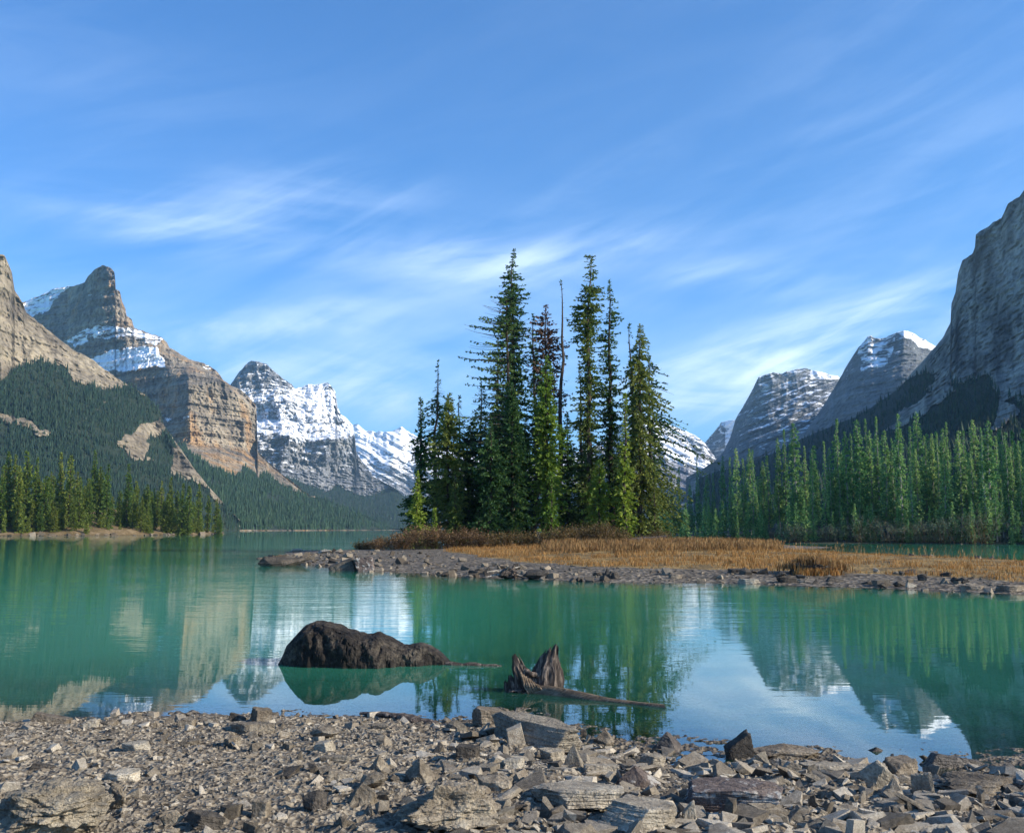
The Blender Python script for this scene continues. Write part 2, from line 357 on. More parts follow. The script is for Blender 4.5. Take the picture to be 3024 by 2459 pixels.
# twin snow peak
def s_twin(px, py, z, nz, s):
    wx, wy = warp(px, py, 10, 22, s)
    band = inside(wx, wy, [(520, 868), (560, 872), (610, 876), (640, 880), (675, 886), (740, 880), (738, 912), (690, 914), (640, 928), (612, 916), (600, 905), (520, 900)]) * .74
    cap = inside(wx, wy, [(610, 812), (640, 800), (690, 795), (680, 830), (690, 850), (620, 850)]) * .78
    up = (py < 880) * (.40 + .16 * (py > 810) + .12 * (px > 620))
    low = (py >= 880) * np.interp(py, [880, 925, 975, 1005], [.47, .43, .37, .15])
    return np.maximum.reduce([band, cap, up, low]) + .35 * (nz - .6)
def f_twin(px, py, z, s):
    wx, wy = warp(px, py, 10, 22, s)
    return inside(wx, wy, [(540, 980), (595, 987), (621, 1003), (681, 1023), (702, 1012), (730, 1024), (777, 1032), (816, 1016), (930, 1040), (960, 1120), (540, 1120)]).astype(float)
mountain('mountain', [
    [(470, 1104.5, 1700), (960, 1104.5, 1900)],
    [(470, 1015, 2350), (600, 1000, 2350), (680, 1018, 2420), (780, 1030, 2500), (830, 1024, 2500), (900, 1075, 2200), (960, 1103, 1920)],
    [(470, 980, 2500), (600, 975, 2500), (700, 985, 2640), (770, 988, 2700), (830, 1022, 2560), (900, 1073, 2230), (960, 1103, 1920)],
    [(470, 905, 2640), (535, 902, 2600), (575, 903, 2600), (603, 909, 2560), (640, 918, 2640), (686, 914, 2610), (712, 912, 2680), (745, 918, 2800), (777, 992, 2760), (960, 1103, 1920)],
    [(470, 870, 2800), (535, 873, 2780), (608, 875, 2720), (640, 880, 2780), (673, 888, 2760), (738, 905, 2860), (777, 992, 2780), (960, 1103, 1920)],
    [(470, 822, 2850), (535, 830, 2830), (600, 834, 2760), (616, 838, 2800), (650, 842, 2860), (690, 850, 2850), (710, 862, 2900), (738, 905, 2880), (960, 1103, 1920)],
    [(470, 815, 3000), (483, 800, 2990), (491, 787, 2980), (499, 774, 2970), (514, 758, 2960), (525, 754, 2950), (540, 754, 2950), (556, 759, 2960), (566, 771, 2970), (580, 782, 2980), (592, 792, 2990), (608, 801, 3000), (615, 811, 3030), (644, 803, 3080), (673, 800, 3100), (684, 797, 3060), (691, 805, 3060), (699, 815, 3060), (704, 849, 3040), (710, 862, 3020), (725, 875, 3000), (736, 888, 2980), (740, 910, 2960), (743, 943, 2940), (762, 971, 2880), (777, 992, 2800), (816, 1013, 2640), (824, 1018, 2600), (860, 1050, 2350), (910, 1080, 2100), (960, 1102, 1930)],
], m_snowy, 470, 960, 420, 300, gully=60, gl=46, strata=6, sper=40, snow=s_twin, forest=f_twin, seed=31, jag=2.6, rough=.5, back=700)

# far snow range behind the island
def s_far(px, py, z, nz, s):
    return np.interp(py, [890, 950, 1000, 1040], [.72, .56, .40, .2]) + .25 * (nz - .5)
def f_far(px, py, z, s):
    wx, wy = warp(px, py, 10, 22, s); return (wy > 1035).astype(float)
mountain('mountain', [
    [(700, 1104, 2700), (1500, 1104, 2700)],
    [(700, 1030, 3600), (1500, 1030, 3600)],
    [(700, 970, 3900), (820, 960, 3800), (850, 970, 3860), (1000, 960, 3900), (1500, 1000, 3900)],
    [(700, 900, 4300), (736, 886, 4300), (746, 884, 4280), (762, 898, 4260), (785, 900, 4230), (806, 896, 4200), (816, 899, 4230), (837, 891, 4300), (850, 898, 4350), (900, 925, 4300), (960, 945, 4300), (1050, 955, 4300), (1150, 950, 4300), (1250, 930, 4300), (1300, 940, 4300), (1400, 980, 4200), (1500, 1010, 4100)],
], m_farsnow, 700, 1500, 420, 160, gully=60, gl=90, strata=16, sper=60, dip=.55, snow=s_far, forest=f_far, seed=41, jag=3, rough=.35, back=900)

# snow slope to the right of the island trees
def s_slope(px, py, z, nz, s):
    wx, wy = warp(px, py, 8, 20, s)
    a = inside(wx, wy, [(1300, 860), (1385, 874), (1400, 905), (1420, 925), (1450, 950), (1482, 968), (1465, 985), (1430, 970), (1400, 958), (1380, 945), (1300, 945)]) * .85
    return np.maximum(a, np.interp(py, [870, 930, 990], [.64, .55, .36]))
mountain('mountain', [
    [(1240, 1104, 2300), (1560, 1104, 2300)],
    [(1240, 1030, 2900), (1560, 1030, 2800)],
    [(1240, 930, 3300), (1340, 930, 3200), (1400, 962, 3130), (1440, 975, 3120), (1480, 985, 3100), (1560, 1025, 2900)],
    [(1240, 930, 3450), (1290, 885, 3450), (1335, 862, 3430), (1371, 876, 3430), (1389, 882, 3430), (1417, 894, 3430), (1447, 906, 3430), (1468, 921, 3400), (1500, 965, 3350), (1560, 1020, 3200)],
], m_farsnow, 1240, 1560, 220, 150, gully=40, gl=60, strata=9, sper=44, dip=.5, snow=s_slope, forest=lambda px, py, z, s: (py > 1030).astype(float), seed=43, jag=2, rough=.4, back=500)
# small peak in the gap
mountain('mountain', [
    [(1440, 1104, 2900), (1620, 1104, 2700)],
    [(1440, 980, 3550), (1500, 975, 3500), (1620, 975, 3300)],
    [(1440, 945, 3800), (1471, 921, 3790), (1490, 898, 3760), (1504, 881, 3720), (1513, 878, 3700), (1531, 875, 3650), (1560, 880, 3600), (1620, 900, 3500)],
], m_tilt, 1440, 1620, 150, 130, gully=26, gl=60, strata=9, sper=50, dip=-.5, snow=lambda px, py, z, nz, s: np.interp(py, [875, 900, 975], [.56, .42, .42]) + .15 * (px > 1512), seed=47, jag=2, rough=.4, back=500)
# dark tilted block
def s_tilt(px, py, z, nz, s):
    return np.interp(py, [765, 800, 900, 950], [.44, .40, .36, .25]) + .42 * ((py < 790) & (px > 1690)) + .30 * (nz - .55)
def f_low(px, py, z, s): return (py > 960 + 8 * fbm(px / 20., py / 20., 0, 3, s)).astype(float)
mountain('mountain', [
    [(1430, 1104, 1900), (1800, 1104, 1300)],
    [(1430, 1010, 2300), (1510, 980, 2250), (1600, 970, 2100), (1800, 950, 1800)],
    [(1430, 1000, 2450), (1510, 945, 2420), (1560, 900, 2340), (1650, 890, 2240), (1800, 880, 2150)],
    [(1430, 995, 2700), (1468, 975, 2680), (1492, 960, 2660), (1510, 939, 2640), (1522, 912, 2620), (1534, 873, 2600), (1549, 849, 2590), (1564, 822, 2580), (1582, 786, 2560), (1597, 781, 2550), (1612, 777, 2540), (1630, 779, 2530), (1660, 769, 2530), (1678, 768, 2520), (1703, 772, 2510), (1751, 786, 2500), (1800, 800, 2480)],
], m_tilt, 1430, 1800, 330, 240, gully=16, gl=70, strata=8, sper=24, dip=-.42, snow=s_tilt, forest=f_low, seed=53, jag=2, rough=.5, back=700)
# peak with the snowy shoulder
def s_peak(px, py, z, nz, s):
    wx, wy = warp(px, py, 7, 16, s)
    a = inside(wx, wy, [(1870, 694), (1888, 688), (1960, 722), (1948, 735), (1915, 722), (1885, 700)]) * .82
    b = inside(wx, wy, [(1800, 702), (1868, 694), (1862, 725), (1850, 765), (1795, 775), (1790, 735)]) * .52
    return np.maximum.reduce([a, b, np.interp(py, [690, 800, 900], [.40, .30, .10])])
mountain('mountain', [
    [(1560, 1104, 1500), (2060, 1104, 1200)],
    [(1560, 985, 1850), (1700, 930, 1750), (1850, 880, 1650), (2060, 850, 1500)],
    [(1560, 970, 2000), (1700, 880, 1950), (1790, 800, 1880), (1880, 780, 1800), (2060, 800, 1720)],
    [(1560, 968, 2150), (1680, 900, 2130), (1720, 840, 2120), (1752, 786, 2110), (1767, 759, 2100), (1788, 726, 2090), (1809, 702, 2080), (1815, 699, 2080), (1820, 703, 2080), (1833, 705, 2070), (1845, 703.5, 2060), (1863, 694.5, 2040), (1884, 688.5, 2010), (1899, 691.5, 2010), (1923, 705, 2020), (1950, 720, 2030), (2060, 790, 2030)],
], m_peak, 1560, 2060, 340, 240, gully=16, gl=50, strata=4.0, sper=20, dip=-.05, snow=s_peak, forest=f_low, seed=59, jag=1.8, rough=.5, back=600)
# great wall on the right with its wooded skirt
def f_wall(px, py, z, s):
    wx, wy = warp(px, py, 14, 26, s)
    a = inside(wx, wy, [(1450, 985), (1552, 958), (1612, 936), (1687, 898), (1785, 862), (1840, 826), (1880, 800), (1905, 785), (1960, 775), (1935, 815), (1985, 800), (2060, 780), (2085, 840), (2135, 830), (2400, 800), (2700, 800), (2700, 1120), (1450, 1120)]).astype(float)
    gap = inside(wx, wy, [(1960, 800), (1990, 810), (1900, 880), (1840, 900), (1880, 860)]) | inside(wx, wy, [(2080, 835), (2140, 850), (2100, 890), (2060, 900)])
    return np.where(gap, .25, a)
mountain('mountain', [
    [(1440, 1104, 700), (1700, 1104, 420), (2135, 1104, 330), (2700, 1104, 260)],
    [(1440, 1050, 900), (1700, 1000, 700), (1900, 960, 600), (2135, 940, 520), (2700, 900, 400)],
    [(1440, 1010, 1050), (1552, 975, 1120), (1700, 930, 1020), (1900, 830, 900), (2000, 790, 830), (2135, 760, 760), (2700, 640, 560)],
    [(1440, 1004, 1150), (1552, 968, 1220), (1700, 905, 1170), (1905, 778, 1020), (1990, 690, 950), (2040, 660, 920), (2135, 640, 860), (2700, 500, 640)],
    [(1440, 1002, 1200), (1552, 966, 1260), (1612, 945, 1260), (1687, 906, 1240), (1785, 870, 1210), (1839, 834, 1190), (1875, 810, 1170), (1905, 774, 1150), (1932, 744, 1130), (1950, 723, 1120), (1968, 699, 1100), (1982, 669, 1090), (1983, 633, 1080), (1992, 609, 1070), (1997, 570, 1060), (2006, 543, 1055), (2028, 527, 1050), (2033, 515, 1050), (2032, 492, 1050), (2067, 467, 1040), (2088, 455, 1035), (2101, 425, 1030), (2125, 410, 1020), (2135, 396, 1015), (2300, 330, 960), (2700, 260, 800)],
], m_wall, 1440, 2700, 620, 340, gully=34, gl=24, vst=6.0, strata=0.0, sper=30, forest=f_wall, seed=67, jag=2.6, rough=.28, back=400)

# ------------------------------------------------------------------ wooded slopes: many far-off small conifers read as one mass
def leafmat(name, a, b, c, transl=.0, hue=.02, island=True):
    m, nt, bs, out = newmat(name)
    if island:
        g = N(nt.nodes, 'ShaderNodeNewGeometry'); r = g.outputs['Random Per Island']
    else:
        g = N(nt.nodes, 'ShaderNodeObjectInfo'); r = g.outputs['Random']
    n = noise(nt, mapping(nt), 1.3, 3)
    f = math_(nt, 'ADD', math_(nt, 'MULTIPLY', r, .55), math_(nt, 'MULTIPLY', n, .45))
    col = ramp(nt, f, [(.15, a), (.5, b), (.85, c)])
    oi = N(nt.nodes, 'ShaderNodeObjectInfo')
    hs = N(nt.nodes, 'ShaderNodeHueSaturation'); nt.links.new(col, hs.inputs['Color'])
    nt.links.new(maprange(nt, oi.outputs['Random'], 0, 1, .5 - hue, .5 + hue), hs.inputs['Hue'])
    nt.links.new(maprange(nt, oi.outputs['Random'], 1, 0, .8, 1.25), hs.inputs['Value'])
    nt.links.new(hs.outputs[0], bs.inputs['Base Color'])
    bs.inputs['Roughness'].default_value = .7
    if transl:
        tr = N(nt.nodes, 'ShaderNodeBsdfTranslucent'); nt.links.new(hs.outputs[0], tr.inputs[0]); ms = N(nt.nodes, 'ShaderNodeMixShader'); ms.inputs[0].default_value = transl
        nt.links.new(bs.outputs[0], ms.inputs[1]); nt.links.new(tr.outputs[0], ms.inputs[2]); nt.links.new(ms.outputs[0], out.inputs[0])
    return m
m_slope = leafmat('slope_conifers', (.006, .024, .012), (.013, .040, .020), (.034, .068, .028))
def cone_forest(idx, n, h0, seed, xlim=None):
    V, PX, PY, fm = MOUNT[idx]; r = np.random.default_rng(seed); nr, nc = PX.shape
    j = r.uniform(0, nc - 1.001, n * 8); x = np.interp(j, np.arange(nc), PX[0])
    ji = j.astype(int)
    top, bot = PY[-1, ji], PY[0, ji]
    py = r.uniform(0, 1, n * 8) * (1110 - 740) + 740
    ok = (py > top + 1) & (py < bot)
    j, ji, py = j[ok], ji[ok], py[ok]
    # row by searching the column
    rows = np.array([np.interp(p, PY[::-1, c], np.arange(nr)[::-1]) for p, c in zip(py, ji)])
    ri = np.clip(rows.astype(int), 0, nr - 2); fr = (rows - ri)[:, None]; fj = (j - ji)[:, None]
    P = (V[ri, ji] * (1 - fr) + V[ri + 1, ji] * fr) * (1 - fj) + (V[ri, ji + 1] * (1 - fr) + V[ri + 1, ji + 1] * fr) * fj
    keep = (fm[ri, ji] > r.uniform(.25, .75, len(ri))) & (fbm(P[:, 0] / 30, P[:, 1] / 30, P[:, 2] / 14, 3, 9) + r.uniform(-.25, .6, len(ri)) > 0)
    P = P[keep][:n]
    k = len(P); h = h0 * r.uniform(.45, 1.1, k) * (1 + .5 * (r.uniform(0, 1, k) > .85)); w = h * r.uniform(.13, .19, k)
    S = 5; base = []; faces = []
    ang = np.arange(S) * 2 * np.pi / S
    vs = np.zeros((k, 2 * (S + 1), 3)); off = r.uniform(0, 6, (k, 1))
    lean = r.normal(0, .02, (k, 2)) * h[:, None]
    for q, (zb, zt, rr) in enumerate(((-.05, .68, 1.), (.38, 1.0, .66))):
        b = q * (S + 1)
        vs[:, b:b + S, 0] = P[:, :1] + np.cos(ang + off) * (w * rr)[:, None]; vs[:, b:b + S, 1] = P[:, 1:2] + np.sin(ang + off) * (w * rr)[:, None]
        vs[:, b:b + S, 2] = (P[:, 2] + h * zb)[:, None] + r.uniform(-.05, .05, (k, S)) * h[:, None]
        vs[:, b + S, 0] = P[:, 0] + lean[:, 0] * q; vs[:, b + S, 1] = P[:, 1] + lean[:, 1] * q; vs[:, b + S, 2] = P[:, 2] + h * zt
    fc = []
    for q in range(2):
        b = q * (S + 1)
        for i in range(S): fc.append((b + i, b + (i + 1) % S, b + S))
    fc = np.array(fc); allf = (fc[None] + (np.arange(k) * 2 * (S + 1))[:, None, None]).reshape(-1, 3)
    o = mesh_np('forest', vs.reshape(-1, 3), allf, m_slope)
    return o
FORESTS = [(0, 15000, 5.0, 'dark conifer forest covering the foot of the brown scree mountain'),
           (1, 13000, 6.8, 'conifer forest along the far shore below the great cliff'),
           (2, 5000, 8., 'hazy blue forest at the foot of the snow covered peaks'),
           (8, 10000, 6.0, 'dark shaded forest on the skirt of the great rock wall')]
for i, n, h, lb in FORESTS:
    tag(cone_forest(i, n, h, 100 + i), lb, 'forest', kind='stuff')

# ------------------------------------------------------------------ terrain near the camera
def sdf(px, py, poly):
    """signed distance to a polygon, positive inside"""
    d = np.full(px.shape, 1e9); n = len(poly)
    for i in range(n):
        ax, ay = poly[i]; bx, by = poly[(i + 1) % n]
        ex, ey = bx - ax, by - ay; L = ex * ex + ey * ey + 1e-9
        t = np.clip(((px - ax) * ex + (py - ay) * ey) / L, 0, 1)
        d = np.minimum(d, np.hypot(px - ax - t * ex, py - ay - t * ey))
    return np.where(inside(px, py, poly), d, -d)
NEAR = [on_z(x, y) for x, y in [(-300, 1520), (0, 1509), (80, 1502), (170, 1506), (300, 1500), (480, 1497), (560, 1492), (650, 1498), (760, 1503), (900, 1510), (985, 1508), (1040, 1512), (1130, 1535), (1190, 1562), (1250, 1572), (1300, 1580), (1370, 1590), (1440, 1602), (1600, 1603), (1750, 1608), (1850, 1620), (1960, 1648), (2010, 1650), (2050, 1612), (2135, 1640), (2300, 1660)]]
NEAR = [(-60, 12.5), (-14, 10.5)] + NEAR + [(9, 7.5), (60, 8)]
NEARX = np.array([p[0] for p in NEAR]); NEARY = np.array([p[1] for p in NEAR])
o_ = np.argsort(NEARX); NEARX, NEARY = NEARX[o_], NEARY[o_]
def z_near(x, y):
    d = np.interp(x, NEARX, NEARY) - y
    land = .28 * (1 - np.exp(-np.maximum(d, 0) / 2.6)) + .01 * np.maximum(d, 0)
    wet = -np.minimum(np.maximum(-d, 0) * (.045 - .025 * sst(-1.5, .5, x)), 2.6)
    n = .035 * fbm(x / 1.1, y / 1.1, 0, 4, 5) + .012 * fbm(x / .25, y / .25, 0, 3, 8)
    return np.where(d > 0, land, wet) + n * np.clip(.3 + np.abs(d) / 1.0, 0, 1)
isl_px = [(560, 1164), (610, 1172), (640, 1176), (700, 1185), (780, 1190), (850, 1193), (1000, 1203), (1100, 1208), (1250, 1212), (1400, 1215), (1600, 1216), (1800, 1223), (2000, 1233), (2135, 1239)]
ISL = [on_z(*p) for p in isl_px] + [(22, 25.5), (45, 22), (90, 18), (90, 50), (60, 54), on_z(2135, 1169), on_z(1980, 1163), on_z(1900, 1160), on_z(1800, 1157), on_z(1720, 1153), on_z(1650, 1146), (30, 98), (28, 112), (8, 112), (-3, 102), (-9, 90), (-11, 78), on_z(612, 1147)]
def z_isl(x, y):
    wx, wy = x + .7 * fbm(x / 3., y / 3., 0, 3, 91), y + .9 * fbm(x / 3., y / 3., 4, 3, 92)
    d = sdf(wx, wy, ISL)
    # gravel bar slopes up gently, then the grassy flat
    rise = .07 * np.clip(d, 0, 4) + .030 * np.clip(d - 4, 0, 18)
    # tapers away on the left tip and on the low spit to the right
    low = sst(14, 30, x) * sst(85, 60, y)
    rise = rise * (1 - .72 * low)
    return np.where(d > 0, rise, np.maximum(d * .09, -2.6)) + .03 * fbm(x / 1.5, y / 1.5, 0, 4, 93), d
LBANK = [(-420, 190), (-250, 232), (-170, 250), on_z(0, 1117.2), on_z(200, 1116.6), on_z(330, 1115.6), on_z(420, 1114.4), on_z(466, 1113.2), (-118, 420), (-420, 460)]
RBANK = [(20, 185), (19.5, 165), on_z(1400, 1128.5), on_z(1500, 1129.5), on_z(1640, 1131.5), on_z(1800, 1132.3), on_z(1980, 1133.5), on_z(2135, 1134.5), (95, 112), (170, 108), (400, 100), (500, 430), (110, 430)]
def z_bank(x, y, poly, slope, cap, seed):
    wx, wy = x + 2.0 * fbm(x / 9., y / 9., 0, 3, seed), y + 3 * fbm(x / 9., y / 9., 4, 3, seed + 1)
    d = sdf(wx, wy, poly)
    return np.where(d > 0, np.minimum(.06 * np.clip(d, 0, 5) + slope * np.clip(d - 3, 0, 999), cap + .02 * d), np.maximum(d * .12, -2.8)) + .35 * fbm(x / 6., y / 6., 0, 4, seed + 2) * sst(0, 6, d), d

def rect_mesh(name, xs, ys, fz, mat, attrs=None, smooth=True):
    X, Y = np.meshgrid(xs, ys); Z = fz(X, Y)
    at_ = {k: f(X, Y) for k, f in (attrs or {}).items()}
    return mesh_np(name, np.stack([X, Y, Z], -1).reshape(-1, 3), grid_faces(len(ys), len(xs)), mat, smooth=smooth, attrs=at_)

# rock / gravel materials
def rock_mat(name, dark, mid, light, sc=1.0, bstr=.8, wet=False, lichen=None, layer=False, src='Object', emb=None):
    m, nt, b, out = newmat(name)
    p = mapping(nt, src=src)
    big = noise(nt, p, 2.2 * sc, 5, .6); fine = noise(nt, p, 16 * sc, 6, .7); grit = noise(nt, p, 75 * sc, 3, .6)
    f = math_(nt, 'ADD', math_(nt, 'MULTIPLY', big, .5), math_(nt, 'MULTIPLY', fine, .5))
    col = ramp(nt, f, [(.34, dark), (.5, mid), (.66, light)])
    col = mixc(nt, 1.0, col, ramp(nt, grit, [(.3, (.62, .62, .62)), (.7, (1.25, 1.25, 1.25))]), 'MULTIPLY')
    oi = N(nt.nodes, 'ShaderNodeObjectInfo')
    hs = N(nt.nodes, 'ShaderNodeHueSaturation'); nt.links.new(col, hs.inputs['Color']); nt.links.new(maprange(nt, oi.outputs['Random'], 0, 1, .78, 1.22), hs.inputs['Value'])
    hs.inputs['Saturation'].default_value = 1.0; col = hs.outputs[0]
    if lichen:
        l = maprange(nt, noise(nt, p, 7 * sc, 4, .6), .55, .60); col = mixc(nt, math_(nt, 'MULTIPLY', l, .8), col, lichen)
    nt.links.new(col, b.inputs['Base Color'])
    v = N(nt.nodes, 'ShaderNodeTexVoronoi'); v.feature = 'DISTANCE_TO_EDGE'; v.inputs['Scale'].default_value = 3.5 * sc
    nt.links.new(mapping(nt, (1, 1, 2.2 if layer else 1), src=src), v.inputs['Vector'])
    crack = maprange(nt, v.outputs[0], 0, .03)
    n1 = bump(nt, None, crack, .35, .02 / sc)
    n2 = bump(nt, None, fine, bstr, .045 / sc, n1)
    n3 = bump(nt, None, grit, bstr, .010 / sc, n2)
    nt.links.new(n3, b.inputs['Normal'])
    if wet: b.inputs['Roughness'].default_value = .45; b.inputs['Specular IOR Level'].default_value = .5
    else: b.inputs['Roughness'].default_value = .92
    return m
m_rock = rock_mat('limestone', (.080, .064, .046), (.22, .182, .132), (.43, .37, .275))
m_slab = rock_mat('grey_slab_stone', (.13, .108, .080), (.30, .258, .195), (.50, .44, .34), layer=True)
m_pale = rock_mat('pale_stone', (.22, .185, .135), (.38, .33, .25), (.56, .50, .39))
m_dark = rock_mat('dark_stone', (.030, .026, .022), (.070, .060, .048), (.17, .14, .11), wet=False)
m_crumb = rock_mat('crumbly_stone', (.10, .082, .058), (.27, .228, .165), (.46, .40, .30), sc=.8, bstr=1.0)
m_black = rock_mat('black_stone', (.007, .006, .005), (.022, .018, .015), (.12, .10, .075))  # dark stone tones deepened to near black for the humped boulder
m_wet = rock_mat('wet_brown_stone', (.035, .028, .022), (.085, .066, .05), (.18, .145, .11), wet=True)
m_brick = rock_mat('lichen_stone', (.06, .045, .04), (.13, .10, .085), (.22, .185, .16), lichen=(.40, .38, .34))
m_tan = rock_mat('brown_stone', (.075, .057, .040), (.17, .138, .10), (.32, .27, .20))

def ground_mat():
    m, nt, b, out = newmat('gravel_ground')
    p = mapping(nt)
    v = N(nt.nodes, 'ShaderNodeTexVoronoi'); v.inputs['Scale'].default_value = 38; nt.links.new(p, v.inputs['Vector'])
    v2 = N(nt.nodes, 'ShaderNodeTexVoronoi'); v2.inputs['Scale'].default_value = 15; nt.links.new(p, v2.inputs['Vector'])
    big = noise(nt, p, .9, 5, .6); fine = noise(nt, p, 30, 5, .7)
    sp = N(nt.nodes, 'ShaderNodeSeparateColor'); nt.links.new(v.outputs['Color'], sp.inputs[0])
    f = math_(nt, 'ADD', math_(nt, 'MULTIPLY', sp.outputs[0], .45), math_(nt, 'ADD', math_(nt, 'MULTIPLY', big, .3), math_(nt, 'MULTIPLY', fine, .3)))
    col = ramp(nt, f, [(.22, (.055, .044, .032)), (.5, (.155, .128, .094)), (.8, (.33, .285, .215))])
    # wet and dark at and below the waterline
    g = N(nt.nodes, 'ShaderNodeNewGeometry'); s = N(nt.nodes, 'ShaderNodeSeparateXYZ'); nt.links.new(g.outputs['Position'], s.inputs[0])
    wet = maprange(nt, math_(nt, 'ADD', s.outputs[2], math_(nt, 'MULTIPLY', big, .03)), .005, .05)
    col = mixc(nt, wet, mixc(nt, 1.0, col, (.55, .50, .42), 'MULTIPLY'), col)
    nt.links.new(col, b.inputs['Base Color']); nt.links.new(maprange(nt, wet, 0, 1, .4, .95), b.inputs['Roughness'])
    n1 = bump(nt, None, v2.outputs['Distance'], .9, .03); n2 = bump(nt, None, v.outputs['Distance'], .9, .018, n1)
    n3 = bump(nt, None, fine, .6, .012, n2); nt.links.new(n3, b.inputs['Normal'])
    return m
m_ground = ground_mat()
def soil_mat(name, stops, scale=.5, bd=.1):
    m, nt, b, out = newmat(name); p = mapping(nt)
    f = math_(nt, 'ADD', math_(nt, 'MULTIPLY', noise(nt, p, scale, 6, .65), .6), math_(nt, 'MULTIPLY', noise(nt, p, scale * 9, 4, .6), .4))
    nt.links.new(ramp(nt, f, stops), b.inputs['Base Color']); bump(nt, b, noise(nt, p, scale * 8, 5, .7), .9, bd); return m
def island_mat():
    m, nt, b, out = newmat('island_soil'); p = mapping(nt)
    v = N(nt.nodes, 'ShaderNodeTexVoronoi'); v.inputs['Scale'].default_value = 7; nt.links.new(p, v.inputs['Vector'])
    n1 = noise(nt, p, 1.2, 6, .65); sp = N(nt.nodes, 'ShaderNodeSeparateColor'); nt.links.new(v.outputs['Color'], sp.inputs[0])
    grav = ramp(nt, math_(nt, 'ADD', math_(nt, 'MULTIPLY', sp.outputs[0], .5), math_(nt, 'MULTIPLY', n1, .5)), [(.25, (.040, .032, .023)), (.5, (.11, .090, .066)), (.8, (.23, .195, .148))])
    turf = ramp(nt, noise(nt, p, .7, 5, .6), [(.35, (.09, .06, .025)), (.6, (.26, .17, .06))])
    col = mixc(nt, maprange(nt, math_(nt, 'ADD', attr(nt, 'turf'), math_(nt, 'MULTIPLY', math_(nt, 'SUBTRACT', n1, .5), .6)), .4, .6), grav, turf)
    nt.links.new(col, b.inputs['Base Color']); a = bump(nt, None, v.outputs['Distance'], .8, .08); bump(nt, b, n1, .6, .1, a); return m
m_island = island_mat()
m_bank = soil_mat('bank_soil', [(.32, (.05, .045, .02)), (.5, (.16, .11, .05)), (.62, (.30, .22, .13)), (.75, (.42, .36, .27))], .35, .3)
m_bed = soil_mat('lake_mud', [(.3, (.10, .095, .07)), (.7, (.18, .17, .12))], .3, .05)
m_duff = soil_mat('forest_floor', [(.3, (.02, .025, .015)), (.6, (.05, .055, .03)), (.75, (.14, .13, .10))], .4, .2)

tag(rect_mesh('lake_bed', np.array([-9000., -300, 300, 9000]), np.array([-300., 20, 500, 9500]), lambda x, y: np.full(x.shape, -2.9), m_bed), kind='structure')
xs = np.concatenate([np.linspace(-60, -6.2, 60)[:-1], np.arange(-6.2, 6.2, .022), np.linspace(6.2, 60, 60)[1:]])
ys = np.concatenate([np.linspace(-20, 4.2, 30)[:-1], np.arange(4.2, 11.5, .022), np.linspace(11.5, 40, 60)[1:]])
def peb(x, y):
    a = np.abs(vnoise(x / .09, y / .09, 0, 301)) ; b = np.abs(vnoise(x / .045, y / .045, 0, 302))
    return z_near(x, y) + .016 * (1 - a * 2) * sst(12, 10.5, y) + .010 * (1 - b * 2) * sst(12, 10.5, y) + .02 * fbm(x / .35, y / .35, 2, 3, 303)
tag(rect_mesh('shore_ground', xs, ys, peb, m_ground), kind='structure')
xs = np.concatenate([np.arange(-24, 36, .22), np.linspace(36, 90, 60)]); ys = np.concatenate([np.arange(17, 62, .22), np.arange(62, 118, .6)])
def turf(x, y):
    d = z_isl(x, y)[1]
    edge = np.interp(x, [-15, -4, 0, 4, 10, 20, 40], [99, 10, 6.0, 4.5, 3.6, 3.2, 3.0])
    return sst(-.6, .8, d - edge - 1.0 * fbm(x / 3., y / 3., 1, 3, 95))
tag(rect_mesh('island_ground', xs, ys, lambda x, y: z_isl(x, y)[0], m_island, {'turf': turf}), kind='structure')
xs = np.linspace(-420, -85, 300); ys = np.linspace(185, 470, 220)
tag(rect_mesh('bank', xs, ys, lambda x, y: z_bank(x, y, LBANK, .24, 9, 201)[0], m_bank), kind='structure')
xs = np.linspace(5, 420, 260); ys = np.linspace(90, 440, 200)
tag(rect_mesh('bank', xs, ys, lambda x, y: z_bank(x, y, RBANK, .10, 6, 211)[0], m_duff), kind='structure')
# unseen ridge added off to the right, shaped to shade the right-hand forest's foot
def z_ridge(x, y):
    a = np.exp(-((x - 350) / 75.) ** 2) * sst(28, 42, y) * sst(560, 380, y)
    return -3 + (RIDGE_H + np.clip((y - 53) * .6, -8, 25)) * a + 4 * a * fbm(x / 20., y / 20., 0, 4, 221)
RIDGE_H = 160
tag(rect_mesh('shade_hill', np.linspace(190, 620, 110), np.linspace(20, 600, 150), z_ridge, m_duff, smooth=True), kind='structure')

